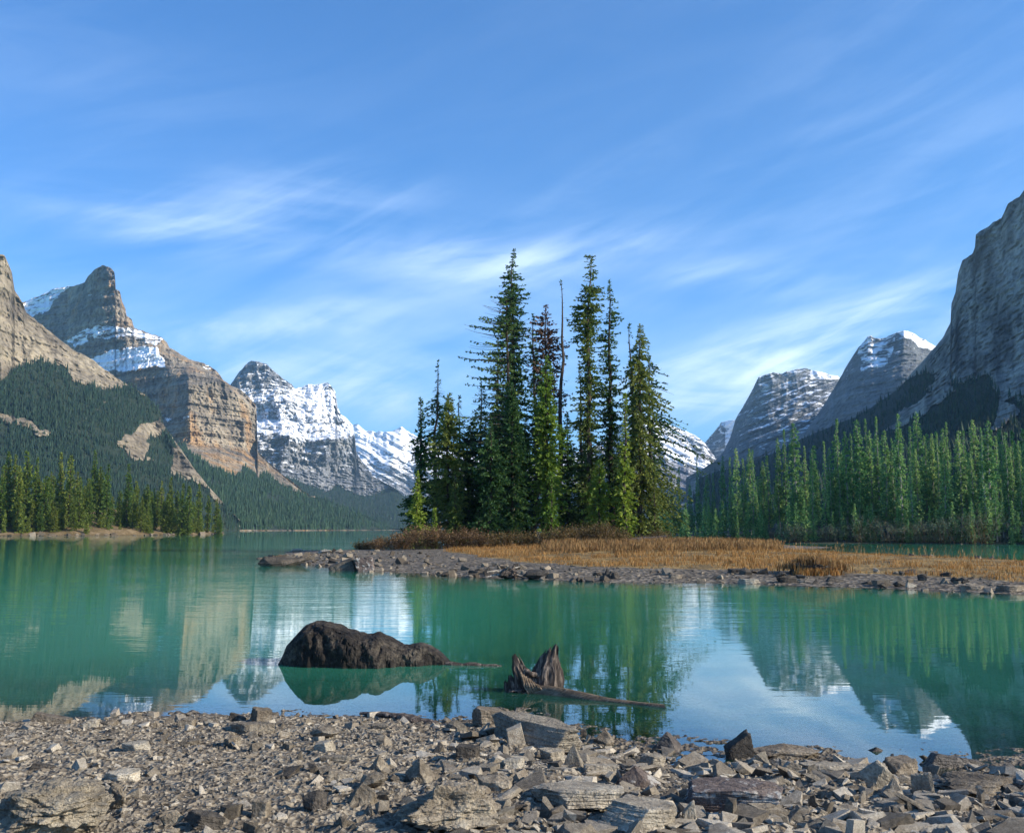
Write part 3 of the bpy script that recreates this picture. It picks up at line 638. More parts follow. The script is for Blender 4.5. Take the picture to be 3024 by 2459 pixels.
# ------------------------------------------------------------------ water
def water_mat():
    m, nt, b, out = newmat('glacial_water'); nt.nodes.remove(b)
    p = N(nt.nodes, 'ShaderNodeTexCoord').outputs['Object']
    def mp(sc, rot=0):
        q = N(nt.nodes, 'ShaderNodeMapping'); q.inputs['Scale'].default_value = sc; q.inputs['Rotation'].default_value = (0, 0, R(rot)); nt.links.new(p, q.inputs[0]); return q.outputs[0]
    r1 = noise(nt, mp((.9, 4.2, 1), 4), 1.0, 3, .5, .3)      # ripples
    r2 = noise(nt, mp((.25, .9, 1), -6), 1.0, 3, .5, .4)     # slow swell
    r3 = noise(nt, mp((3.0, 9., 1), 8), 1.0, 2, .5)
    patch = maprange(nt, noise(nt, mp((.05, .13, 1)), 1.0, 3, .5, .6), .40, .64)
    sp = N(nt.nodes, 'ShaderNodeSeparateXYZ'); nt.links.new(p, sp.inputs[0])
    calm = maprange(nt, sp.outputs[1], 12.5, 22, .10, 1.0)
    amt = math_(nt, 'MULTIPLY', calm, maprange(nt, patch, 0, 1, .25, 1.0))
    h = math_(nt, 'ADD', math_(nt, 'MULTIPLY', r1, .55), math_(nt, 'ADD', math_(nt, 'MULTIPLY', r2, 1.2), math_(nt, 'MULTIPLY', r3, .10)))
    bn = N(nt.nodes, 'ShaderNodeBump'); bn.inputs['Distance'].default_value = .013; nt.links.new(h, bn.inputs['Height']); nt.links.new(amt, bn.inputs['Strength'])
    fr = N(nt.nodes, 'ShaderNodeFresnel'); fr.inputs['IOR'].default_value = 1.72; nt.links.new(bn.outputs[0], fr.inputs['Normal'])
    gl = N(nt.nodes, 'ShaderNodeBsdfGlossy'); gl.inputs['Roughness'].default_value = .015; nt.links.new(bn.outputs[0], gl.inputs['Normal']); gl.inputs['Color'].default_value = (.96, .98, 1, 1)
    df = N(nt.nodes, 'ShaderNodeBsdfDiffuse'); df.inputs['Color'].default_value = WATER
    tr = N(nt.nodes, 'ShaderNodeBsdfTransparent'); tr.inputs['Color'].default_value = (.80, .92, .86, 1)
    dp = math_(nt, 'SUBTRACT', 1.0, math_(nt, 'POWER', 2.718, math_(nt, 'MULTIPLY', math_(nt, 'MAXIMUM', attr(nt, 'depth'), 0.0), -3.6)))
    m1 = N(nt.nodes, 'ShaderNodeMixShader'); nt.links.new(dp, m1.inputs[0]); nt.links.new(tr.outputs[0], m1.inputs[1]); nt.links.new(df.outputs[0], m1.inputs[2])
    m2 = N(nt.nodes, 'ShaderNodeMixShader'); nt.links.new(fr.outputs[0], m2.inputs[0]); nt.links.new(m1.outputs[0], m2.inputs[1]); nt.links.new(gl.outputs[0], m2.inputs[2])
    nt.links.new(m2.outputs[0], out.inputs[0]); return m
WATER = (.062, .365, .225, 1)
m_water = water_mat()
def depth(x, y):
    return -np.maximum(np.maximum(z_near(x, y), z_isl(x, y)[0]), np.maximum(z_bank(x, y, LBANK, .24, 9, 201)[0], z_bank(x, y, RBANK, .10, 6, 211)[0]))
xs = np.concatenate([[-9000, -3000, -1000, -500, -300, -200, -150, -100], np.arange(-70, -16, 3.), np.arange(-16, 16, .16), np.arange(16, 70, 2.), [80, 100, 150, 200, 300, 500, 1000, 3000, 9000]])
ys = np.concatenate([[-20., 0, 4], np.arange(6, 14, .08), np.arange(14, 28, .5), np.arange(28, 72, .25), np.arange(72, 150, 2.), np.arange(150, 460, 10), [500, 600, 800, 1200, 2000, 4000, 9000]])
tag(rect_mesh('lake', xs, ys, lambda x, y: np.zeros(x.shape), m_water, {'depth': depth}), kind='structure')

# ------------------------------------------------------------------ trees
m_bark = rock_mat('bark', (.028, .020, .015), (.060, .045, .034), (.12, .095, .075), sc=.6)
m_palebark = rock_mat('pale_bark', (.16, .14, .12), (.26, .24, .21), (.38, .35, .31), sc=.6)
m_need = leafmat('needles_dark', (.018, .050, .018), (.045, .105, .030), (.120, .190, .045), .35)
m_need2 = leafmat('needles_green', (.065, .125, .018), (.150, .240, .030), (.250, .330, .045), .40)
m_need3 = leafmat('needles_olive', (.050, .085, .020), (.120, .165, .034), (.220, .245, .055), .38)
m_brown = leafmat('needles_brown', (.045, .028, .022), (.090, .050, .035), (.130, .085, .050), .15)
m_shore = leafmat('needles_shore', (.045, .090, .018), (.110, .165, .028), (.225, .265, .045), .40, hue=.03)
m_right = leafmat('needles_blue_green', (.035, .120, .055), (.160, .310, .100), (.420, .530, .170), .42, hue=.025)
m_twig = rock_mat('dead_twig', (.03, .022, .017), (.07, .052, .040), (.13, .10, .08), sc=2)

def tube(path, rad, S=6, cap=True):
    """tapered tube along a path of points"""
    V = []; Fq = []; path = np.asarray(path, float); n = len(path)
    for i in range(n):
        t = path[min(i + 1, n - 1)] - path[max(i - 1, 0)]; t /= np.linalg.norm(t) + 1e-9
        a = np.cross(t, (0, 0, 1.)) if abs(t[2]) < .9 else np.cross(t, (1., 0, 0)); a /= np.linalg.norm(a); b = np.cross(t, a)
        for k in range(S):
            an = 2 * np.pi * k / S; V.append(path[i] + rad[i] * (np.cos(an) * a + np.sin(an) * b))
    for i in range(n - 1):
        for k in range(S):
            Fq.append((i * S + k, i * S + (k + 1) % S, (i + 1) * S + (k + 1) % S, (i + 1) * S + k))
    return np.array(V), np.array(Fq)
class MB:
    def __init__(s): s.V = []; s.F3 = []; s.F4 = []; s.n = 0; s.parts = []
    def add(s, V, Fc):
        V = np.asarray(V); Fc = np.asarray(Fc)
        s.V.append(V); s.parts.append(Fc)
        (s.F3 if Fc.shape[1] == 3 else s.F4).append(Fc + s.n); s.n += len(V)
    def build(s, name, mat, parent=None, smooth=False):
        V = np.concatenate(s.V); F = []
        if s.F4:
            q = np.concatenate(s.F4); F += [q[:, [0, 1, 2]], q[:, [0, 2, 3]]]
        if s.F3: F += s.F3
        return mesh_np(name, V, np.concatenate(F), mat, parent, smooth)

def conifer_data(H, Rm, seed, nb=220, base=.06, prof=None, droop=.25, spray=.36, dens=1.0, sparse_top=0., irregular=.35, bias=(0, 0), trunk_r=None, dead_low=True, tipw=1.0):
    """returns trunk mesh, needle mesh, dead-twig mesh (numpy), base at the origin"""
    r = np.random.default_rng(seed)
    tr = trunk_r or H * .0105 + .03
    hs = np.linspace(0, 1, 14); wob = np.stack([np.cumsum(r.normal(0, .004, 14)) * H, np.cumsum(r.normal(0, .004, 14)) * H, hs * H - .15 * (hs == 0)], -1)
    wob[:, :2] -= wob[0, :2]; wob[:, :2] -= wob[-1, :2] * hs[:, None]
    tv, tf = tube(wob, tr * (1 - hs) ** .8 + .012, 7)
    prof = prof or (lambda t: (1 - t) ** .75 * (.45 + .55 * sst(0, .18, t)) + .04)
    t = base + (1 - base) * r.uniform(0, 1, nb) ** .92; t.sort()
    az = np.arange(nb) * 2.399 + r.normal(0, .5, nb)
    # clumpy irregular outline: random lobes in height and azimuth
    lob = 1 + irregular * np.array([float(fbm(np.cos(a) * .8 + 5, np.sin(a) * .8, tt * 9, 2, seed)) * 2.2 for a, tt in zip(az, t)])
    L = Rm * prof(t) * np.clip(lob, .25, 1.8) * r.uniform(.75, 1.15, nb) * (1 + bias[0] * np.cos(az) + bias[1] * np.sin(az))
    L = np.maximum(L, .10)
    LV = []; LF = []; n = 0
    TW = MB()
    keep = r.uniform(0, 1, nb) > sparse_top * sst(.0, 1, t)
    C = []; D = []; Lsp = []
    for i in range(nb):
        c0 = np.array([np.interp(t[i] * H, wob[:, 2], wob[:, 0]), np.interp(t[i] * H, wob[:, 2], wob[:, 1]), t[i] * H])
        up = .45 * (t[i] - .45) ; d = np.array([np.cos(az[i]), np.sin(az[i]), up])
        m = 5; s = np.linspace(0, 1, m)[:, None]
        pth = c0 + d * s * L[i] + np.array([0, 0, -droop * L[i]]) * s ** 1.6 + np.array([0, 0, .10 * L[i]]) * s ** 4
        w = .010 + .010 * L[i]
        side = np.array([-d[1], d[0], 0]); 
        v = np.concatenate([pth + side * w * (1 - s * .8), pth - side * w * (1 - s * .8), pth + np.array([0, 0, 1.4]) * w * (1 - s * .8)]); f = []
        for k in range(m - 1): f += [(k, k + 1, m + k + 1, m + k), (2 * m + k, 2 * m + k + 1, k + 1, k)]
        TW.add(v, f)
        if not keep[i]: continue
        ns = max(4, int(L[i] / .085 * dens))
        u = np.clip(r.uniform(.05, 1.05, ns), 0, 1)
        for q in u:
            k = min(int(q * (m - 1)), m - 2); fr = q * (m - 1) - k
            C.append(pth[k] * (1 - fr) + pth[k + 1] * fr); D.append(d / np.linalg.norm(d)); Lsp.append(spray * (1.1 - .45 * q) * (.45 + .55 * min(1, L[i] / .8)))
    # leader tuft
    for q in range(14):
        C.append(np.array([wob[-1, 0], wob[-1, 1], H * (1 - .035 * r.uniform(0, 1))])); D.append(np.array([0, 0, 1.]) + r.normal(0, .3, 3)); Lsp.append(spray * .7)
    C = np.array(C); D = np.array(D); Lsp = np.array(Lsp) * r.uniform(.6, 1.3, len(C)); k = len(C)
    dirn = D + r.normal(0, .55, (k, 3)); dirn[:, 2] -= .25; dirn /= np.linalg.norm(dirn, axis=1, keepdims=True)
    sd = np.cross(dirn, r.normal(0, 1, (k, 3))); sd /= np.linalg.norm(sd, axis=1, keepdims=True)
    w = (Lsp * .27 * tipw)[:, None]; l = Lsp[:, None]
    V = np.stack([C, C + dirn * l * .45 + sd * w, C + dirn * l, C + dirn * l * .45 - sd * w + np.array([0, 0, -.3]) * w], 1)
    Fb = np.array([[0, 1, 2], [0, 2, 3]]); Fc = (Fb[None] + (np.arange(k) * 4)[:, None, None]).reshape(-1, 3)
    return (tv, tf), (V.reshape(-1, 3), Fc), TW

def make_tree(name, H, Rm, seed, label, group=None, needles=None, bark=None, category='tree', twigs=True, extra=None, **kw):
    root = empty(name); tag(root, label, category, group)
    (tv, tf), (lv, lf), TW = conifer_data(H, Rm, seed, **kw)
    if extra:
        for (v, f) in extra(): TW.add(v, f)
    tb = MB(); tb.add(tv, tf)
    for v_, f_ in zip(TW.V, TW.parts): tb.add(v_, f_)
    tb.build('trunk', bark or m_bark, root, False)
    if len(lf): mesh_np('crown', lv, lf, needles or m_need, root)
    return root
def place(o, x, Y, z, rz=0., s=1.0, sz=None):
    o.location = (x, Y, z); o.rotation_euler = (0, 0, rz); o.scale = (s, s, sz or s)
def copy_tree(o, label=None):
    c = o.copy(); COL.objects.link(c); c['label'] = BASELAB.get(o.name, o['label'])
    if label: c['label'] = label
    for ch in [q for q in bpy.data.objects if q.parent == o] if o.name not in KIDS else KIDS[o.name]:
        d = ch.copy(); COL.objects.link(d); d.parent = c
    return c
KIDS = {}; BASELAB = {}

def zi(x, y): return float(z_isl(np.array([x]), np.array([y]))[0][0])
def island_tree(xp, ytop, Y, wpx, seed, label, mat, rz=0., name='spruce_tree', dxp=0., **kw):
    """xp, ytop: where the top stands in the photo; wpx: crown width there; Y: distance"""
    X = (xp + dxp - CX) / F * Y * 1.0
    a, b, c = ray(xp, ytop); X = float(a / b * Y); zt = float(CAM_H + c / b * Y)
    zb = zi(X, Y) - .05; H = zt - zb; Rm = wpx * (1.25 if xp < 1015 else .93) / 2 / F * Y
    kw.setdefault('nb', int(70 + H * 19 + Rm * 36)); kw.setdefault('spray', .30); kw['dens'] = kw.get('dens', 1.0) * (2.2 if xp < 1015 else 1.8)
    o = make_tree(name, H, Rm, seed, label, 'conifers on the island', mat, **kw)
    place(o, X, Y, zb, rz); return o
slim = lambda t: (1 - t) ** .55 * .9 * sst(0, .12, t) + .10
column = lambda t: np.minimum(1, (1 - t) * 2.2 + .12) * (.55 + .45 * sst(0, .25, t))
topheavy = lambda t: np.where(t < .45, .45 + .2 * t, np.minimum(1., (1 - t) * 2.3) ** .9) + .05
wide_low = lambda t: (1 - t) ** 1.05 + .07
G = 'conifers on the island'
island_tree(877, 830, 76, 56, 1, 'dark spruce at the lake end of the island behind the short pale green one', m_need, prof=wide_low, irregular=.5, base=.03)
island_tree(870, 985, 72, 44, 2, 'short bright green spruce in front of the dark end spruce on the island', m_need2, prof=wide_low, base=.02)
island_tree(913, 754, 78, 56, 3, 'half dead spruce with a bent thin top beside the end spruce', m_need, prof=topheavy, sparse_top=.85, irregular=.75, base=.10, dens=.7, droop=.5)
island_tree(936, 822, 75, 70, 4, 'full olive green spruce with a blunt bushy top near the lake end of the island', m_need3, prof=column, irregular=.4)
island_tree(958, 826, 79, 60, 5, 'leaning grey snag with arching drooping top branches behind the olive spruce', m_need, prof=topheavy, sparse_top=.9, droop=1.1, irregular=.8, dens=.4, bias=(.6, 0))
island_tree(906, 1062, 70, 20, 6, 'tiny young spruce between the first two big island spruces', m_need2, prof=wide_low)
island_tree(1003, 797, 80, 46, 7, 'thin see-through spruce just before the dense dark pair', m_need, sparse_top=.6, irregular=.7, prof=slim, dens=.6)
island_tree(983, 880, 80, 78, 8, 'ragged dark spruce filling the gap before the tallest pair', m_need, irregular=.7, prof=column, dens=.9, sparse_top=.2)
island_tree(1072, 519, 78, 92, 9, 'tallest spruce of the island with a pointed spire top', m_need, prof=lambda t: np.interp(t, [0, .1, .35, .6, .8, .92, 1], [.85, 1, .9, .75, .55, .30, .05]), irregular=.45)
island_tree(1056, 603, 76, 130, 10, 'broad dark spruce with long bare reaching branches under the tallest spire', m_need, prof=lambda t: np.interp(t, [0, .1, .35, .6, .8, .92, 1], [.7, 1, 1, .9, .8, .4, .1]), irregular=.9, sparse_top=.55, dens=.6, bias=(-.30, 0), droop=.1)
island_tree(1038, 706, 80, 70, 11, 'dark ragged spruce hugging the broad dark spruce', m_need, prof=column, irregular=.8, sparse_top=.5, dens=.7)
island_tree(1066, 800, 74, 84, 12, 'black-green spruce in the deep shade at the heart of the island', m_need, prof=column, irregular=.4, dens=1.5)
island_tree(1024, 880, 73, 74, 13, 'dark spruce standing before the deep shade of the island', m_need, prof=column, irregular=.5, dens=1.2)
island_tree(1098, 872, 79, 60, 14, 'slim dark spruce between the tallest spire and the rusty topped tree', m_need, prof=column, irregular=.6)
island_tree(1137, 637, 80, 66, 15, 'dying spruce with a rusty brown twiggy top', m_brown, prof=lambda t: np.interp(t, [0, .3, .6, .85, 1], [.4, .6, 1, .8, .15]), irregular=.8, dens=.8, droop=.1)
island_tree(1112, 655, 83, 60, 16, 'sparse dark spruce behind the rusty topped tree', m_need, prof=column, irregular=.8, sparse_top=.7)
island_tree(1141, 744, 75, 80, 17, 'bright green cone shaped spruce in front of the rusty topped tree', m_need2, prof=column, irregular=.35, dens=1.2)
island_tree(1170.5, 586, 79, 36, 18, 'needle thin dead snag rising bare above the middle of the island', m_need, name='dead_tree', prof=lambda t: np.interp(t, [0, .35, .55, .8, 1], [.7, 1, .8, .5, .2]), sparse_top=.97, dens=.35, irregular=.9, nb=150, base=.25, droop=.2)
island_tree(1182, 860, 77, 58, 19, 'dark spruce at the foot of the bare snag', m_need, prof=column, irregular=.6)
island_tree(1208, 758, 80, 34, 20, 'thin airy spruce between the bare snag and the tall mossy spruce', m_need3, prof=slim, irregular=.7, dens=.6, sparse_top=.5)
island_tree(1218, 880, 83, 50, 21, 'dark slender spruce in the shade behind the tall mossy spruce', m_need, prof=column)
island_tree(1232.5, 534, 77, 76, 22, 'second tallest island spruce with a blunt crooked top', m_need3, prof=lambda t: np.interp(t, [0, .08, .25, .5, .62, .7, .85, .95, 1], [.7, 1, .95, .75, .45, .75, .7, .35, .25]), irregular=.5, dens=1.0)
island_tree(1250, 960, 74, 62, 23, 'low green spruce at the foot of the second tallest spruce', m_need2, prof=column, irregular=.5)
island_tree(1271, 584, 79, 62, 24, 'tall narrow spruce just beyond the second tallest one', m_need, prof=lambda t: np.interp(t, [0, .3, .6, .85, 1], [.8, .9, .95, .6, .08]), irregular=.55, sparse_top=.25)
island_tree(1303, 820, 73, 62, 25, 'bright yellow-green young spruce in full sun near the meadow', m_need2, prof=wide_low, irregular=.3, dens=1.3, base=.03)
island_tree(1334, 678, 77, 96, 26, 'broad shouldered spruce nearest the meadow with long drooping tips', m_need3, prof=column, irregular=.55, droop=.6, bias=(.2, 0))
island_tree(1311, 676, 80, 60, 27, 'gaunt half bare spruce twin behind the broad meadow spruce', m_need, prof=column, irregular=.8, sparse_top=.75)
island_tree(1352, 740, 79, 96, 28, 'drooping spruce with bare arching boughs reaching over the meadow', m_need, prof=topheavy, irregular=.9, sparse_top=.55, droop=.55, bias=(.6, 0), dens=.6)
island_tree(1362, 1000, 74, 46, 29, 'small brownish spruce at the meadow edge of the grove', m_need3, prof=wide_low, irregular=.5, base=.02)
island_tree(1290, 930, 82, 56, 30, 'dark spruce in the shade behind the young sunlit spruce', m_need, prof=column, irregular=.5)
island_tree(1150, 985, 72, 54, 31, 'low leafy spruce before the bright cone shaped spruce', m_need2, prof=wide_low, irregular=.6)
island_tree(950, 985, 73, 44, 32, 'low brown-green spruce at the foot of the olive spruce', m_need3, prof=wide_low, irregular=.6)

# ---- trees on the wooded bank across the water and the forest behind the spit: a few kinds, copied
def kinds(mat, n, H, Rr, seed, group, label, cat='tree', **kw):
    out = []
    for i in range(n):
        r_ = random.Random(seed + i)
        pr = [wide_low, slim, wide_low, slim][i % 4]
        o = make_tree('spruce_tree', H, Rr * r_.uniform(.85, 1.2), seed + i, label, group, mat, prof=pr, irregular=r_.uniform(.3, .6), **kw)
        BASELAB[o.name] = label; KIDS[o.name] = [q for q in COL.objects if q.parent == o]; out.append(o)
    return out
def zb_left(x, y): return float(z_bank(np.array([x]), np.array([y]), LBANK, .24, 9, 201)[0][0])
def zb_right(x, y): return float(z_bank(np.array([x]), np.array([y]), RBANK, .10, 6, 211)[0][0])
gl = 'spruces on the wooded bank across the water'
KL = kinds(m_shore, 6, 20., 1.8, 900, gl, 'green spruce in the stand on the wooded bank across the water', nb=240, spray=.75, dens=.7, base=.04, tipw=1.15)
used = [False] * 6
def put(K, used, i, X, Y, z, H, label=None, base_H=20., wf=1.0, rz=None):
    o = K[i] if not used[i] else copy_tree(K[i])
    used[i] = True
    s = H / base_H; w = s ** .6 * wf
    place(o, X, Y, z, random.uniform(0, 6.28) if rz is None else rz, w, s)
    if label: o['label'] = label
    return o
LT = [(5, 968), (10, 942), (25, 948), (48, 940), (72, 955), (97, 995), (121, 944), (141, 950), (157, 983), (181, 998), (191, 940), (205, 973), (221, 968), (248, 1023), (264, 968), (281, 1003), (294, 1036), (305, 1010), (319, 1018), (327, 1023), (334, 1003), (347, 1030), (354, 995), (368, 1023), (379, 1008), (392, 1013), (413, 1008), (432, 1033), (451, 1040), (35, 1033), (66, 1043), (83, 1048), (114, 1056), (129, 1048), (151, 1036), (457, 1073)]
Llab = {2: 'very tall', }
LL = {(191, 940): 'tallest spruce of the wooded bank, its dark tip standing clear of the stand', (264, 968): 'dark pointed spruce alone above shorter neighbours on the wooded bank',
      (451, 1040): 'slim spruce near the tip of the wooded point', (457, 1073): 'last little spruce on the very tip of the wooded point', (129, 1048): 'short bright spruce at the water side of the bank by a fallen white trunk',
      (432, 1033): 'narrow spruce two trees in from the tip of the wooded point', (121, 944): 'tall yellowish spruce with a broad blunt top on the wooded bank', (48, 940): 'thick dark tall spruce near the edge of the picture on the wooded bank'}
def bank_pos(xp, d, poly, fz):
    """walk from the shore outwards until d metres inside the polygon along the sight line"""
    a, b, c = ray(xp, 1105); k = float(a / b)
    Ys = np.arange(110, 420, .5); dd = sdf(k * Ys, Ys, poly); ok = np.where(dd > d)[0]
    Y = float(Ys[ok[0]]) if len(ok) else 300.; return k * Y, Y
def llab(xp):
    for lim, t in ((110, 'at the dense end of the wooded bank by the picture edge'), (230, 'in the tallest part of the wooded bank across the water'), (340, 'on the middle of the wooded bank below the bare rock scar'), (999, 'near the tip of the wooded point across the water')):
        if xp < lim: return ('sunlit green spruce ' + t, 'spruces ' + t)
for j, (xp, yt) in enumerate(LT):
    d = random.uniform(3, 8) if yt > 1030 else random.uniform(9, 20)
    if xp > 400: d = min(d, 5 if xp < 440 else 2.2)
    X, Y = bank_pos(xp, d, LBANK, zb_left); z = zb_left(X, Y) - .2
    a, b, c = ray(xp, yt); H = float(CAM_H + c / b * Y) - z
    lb, gp = llab(xp); o = put(KL, used, j % 6, X, Y, z, H, LL.get((xp, yt), lb), wf=1.0 if H > 12 else 1.15); o['group'] = gl if (xp, yt) in LL else gp
for j in range(56):
    xp = random.uniform(-20, 440); d = random.uniform(5, 45)
    if xp > 380: d = random.uniform(3, 8)
    X, Y = bank_pos(xp, d, LBANK, zb_left); z = zb_left(X, Y) - .2
    lim = np.interp(xp, [-60, 0, 250, 330, 400, 460], [965, 965, 1000, 1025, 1030, 1060]) + abs(random.gauss(0, 30))
    a, b, c = ray(xp, min(lim, 1068)); H = float(CAM_H + c / b * Y) - z
    if H < 3: continue
    lb, gp = llab(xp); o = put(KL, used, random.randrange(6), X, Y, z, H, lb); o['group'] = gp
gr = 'spruces in the forest behind the grassy spit'
KR = kinds(m_right, 6, 18., 1.4, 950, gr, 'tall spruce in the shaded forest behind the grassy spit', nb=300, spray=.48, dens=.8, base=.14, tipw=1.1, bark=m_palebark)
usedR = [False] * 6
RT = [(1388, 1000), (1402, 1020), (1418, 974), (1440, 1010), (1456, 950), (1475, 993), (1489, 987), (1510, 951), (1525, 954), (1538, 935), (1552, 957), (1566, 936), (1573, 939), (1594, 963), (1603, 951), (1626, 915), (1640, 896), (1660, 883), (1682, 931), (1698, 938), (1723, 921), (1734, 935), (1752, 875), (1768, 900), (1780, 905), (1794, 877), (1812, 874), (1820, 900), (1835, 871), (1852, 898), (1866, 915), (1882, 865), (1905, 890), (1921, 861), (1935, 910), (1951, 904), (1962, 905), (1974, 895), (1982, 881), (2008, 898), (2018, 899), (2038, 876), (2055, 893), (2070, 879), (2085, 910), (2106, 901), (2120, 920), (2132, 919), (2150, 900), (2165, 880),
      (1640, 985), (2060, 1015), (1870, 1040), (1795, 1000)]
RL = {(1921, 861): 'tallest spruce of the forest behind the spit, its sunlit tip above all others', (1882, 865): 'thick blunt topped sunlit spruce next to the tallest of that forest', (1418, 974): 'lone slender spruce standing between the island grove and the forest',
      (1456, 950): 'narrow spruce second from the gap between island and forest', (1660, 883): 'tall dark tipped spruce rising beside the tilted rock mountain', (2060, 1015): 'low sunlit spruce with bright tip low in the shaded forest',
      (1752, 875): 'sparse dark topped spruce breaking the forest skyline', (1626, 915): 'broad sunlit spruce beside the tall dark tipped one', (1388, 1000): 'small distant spruce right beside the island grove'}
def rlab(xp, front):
    a = 'spruce' if front else 'half hidden spruce'
    for lim, t in ((1500, 'in the low end of the forest next to the island grove'), (1620, 'in the forest below the dark tilted rock mountain'), (1760, 'in the forest above the end of the island meadow'), (1880, 'in the forest above the pale shore shrubs'),
                   (2000, 'in the forest below the great rock wall'), (9999, 'in the forest by the picture edge above the brownish bush')):
        if xp < lim: return (('tall front ' if front else '') + a + ' ' + t, ('front ' if front else 'inner ') + 'spruces ' + t)
for j, (xp, yt) in enumerate(RT):
    X, Y = bank_pos(xp, random.uniform(4, 14) + (18 if xp < 1520 else 0), RBANK, zb_right); z = zb_right(X, Y) - .2
    a, b, c = ray(xp, yt); H = float(CAM_H + c / b * Y) - z
    lb, gp = rlab(xp, True); o = put(KR, usedR, j % 6, X, Y, z, H, RL.get((xp, yt), lb), base_H=18., wf=random.uniform(.7, 1.0)); o['group'] = gr if (xp, yt) in RL else gp
for j in range(120):
    xp = random.uniform(1380, 2180); X, Y = bank_pos(xp, random.uniform(2.5, 34), RBANK, zb_right); z = zb_right(X, Y) - .2
    lim = np.interp(xp, [1380, 1480, 1600, 1700, 1800, 2200], [1030, 1010, 975, 955, 925, 920]) + abs(random.gauss(0, 55)) + 6
    a, b, c = ray(xp, min(lim, 1075)); H = float(CAM_H + c / b * Y) - z
    lb, gp = rlab(xp, False); o = put(KR, usedR, random.randrange(6), X, Y, z, H, lb, base_H=18., wf=random.uniform(.6, .95)); o['group'] = gp

# the mass of smaller and half hidden conifers behind and between those trees
def tree_mass(name, spots, mat, label, seed, base_H=10., Rr=1.1, spray=.55, nb=120, dens=.5):
    P = [conifer_data(base_H, Rr, seed + q, nb=nb, spray=spray, dens=dens, base=.03, prof=[wide_low, slim, wide_low][q % 3], irregular=.45, tipw=1.3) for q in range(5)]
    r = np.random.default_rng(seed); AV, AF, n = [], [], 0
    for (X, Y, z, H) in spots:
        (tv, tf), (lv, lf), TW = P[r.integers(0, 5)]; sc = H / base_H; w = sc ** .7 * r.uniform(.8, 1.3); a = r.uniform(0, 6.28); c, s_ = math.cos(a), math.sin(a)
        V = np.concatenate([lv, tv]); f = np.concatenate([lf, np.concatenate([tf[:, [0, 1, 2]], tf[:, [0, 2, 3]]]) + len(lv)])
        AV.append(np.stack([X + (V[:, 0] * c - V[:, 1] * s_) * w, Y + (V[:, 0] * s_ + V[:, 1] * c) * w, z + V[:, 2] * sc], -1)); AF.append(f + n); n += len(V)
    tag(mesh_np(name, np.concatenate(AV), np.concatenate(AF), mat), label, 'forest', kind='stuff')
sp = []
for j in range(230):
    xp = random.uniform(1375, 2200); X, Y = bank_pos(xp, random.uniform(.6, 5) if j < 100 else random.uniform(20, 80), RBANK, None); sp.append((X, Y, zb_right(X, Y) - .2, random.uniform(1.2, 5.5) if j < 100 else random.uniform(8, 13) * np.interp(xp, [1380, 1600, 1800], [.75, .9, 1.])))
tree_mass('forest', sp, m_right, 'young conifers and undergrowth filling the shaded forest behind the spit', 1200)
sp = []
for j in range(70):
    xp = random.uniform(-30, 450); d = random.uniform(2, 30) if xp < 400 else random.uniform(1, 4); X, Y = bank_pos(xp, d, LBANK, None); sp.append((X, Y, zb_left(X, Y) - .2, random.uniform(2.5, 8) if xp < 400 else random.uniform(2, 4)))
tree_mass('forest', sp, m_shore, 'small conifers filling in the stand on the wooded bank', 1300, spray=.8)

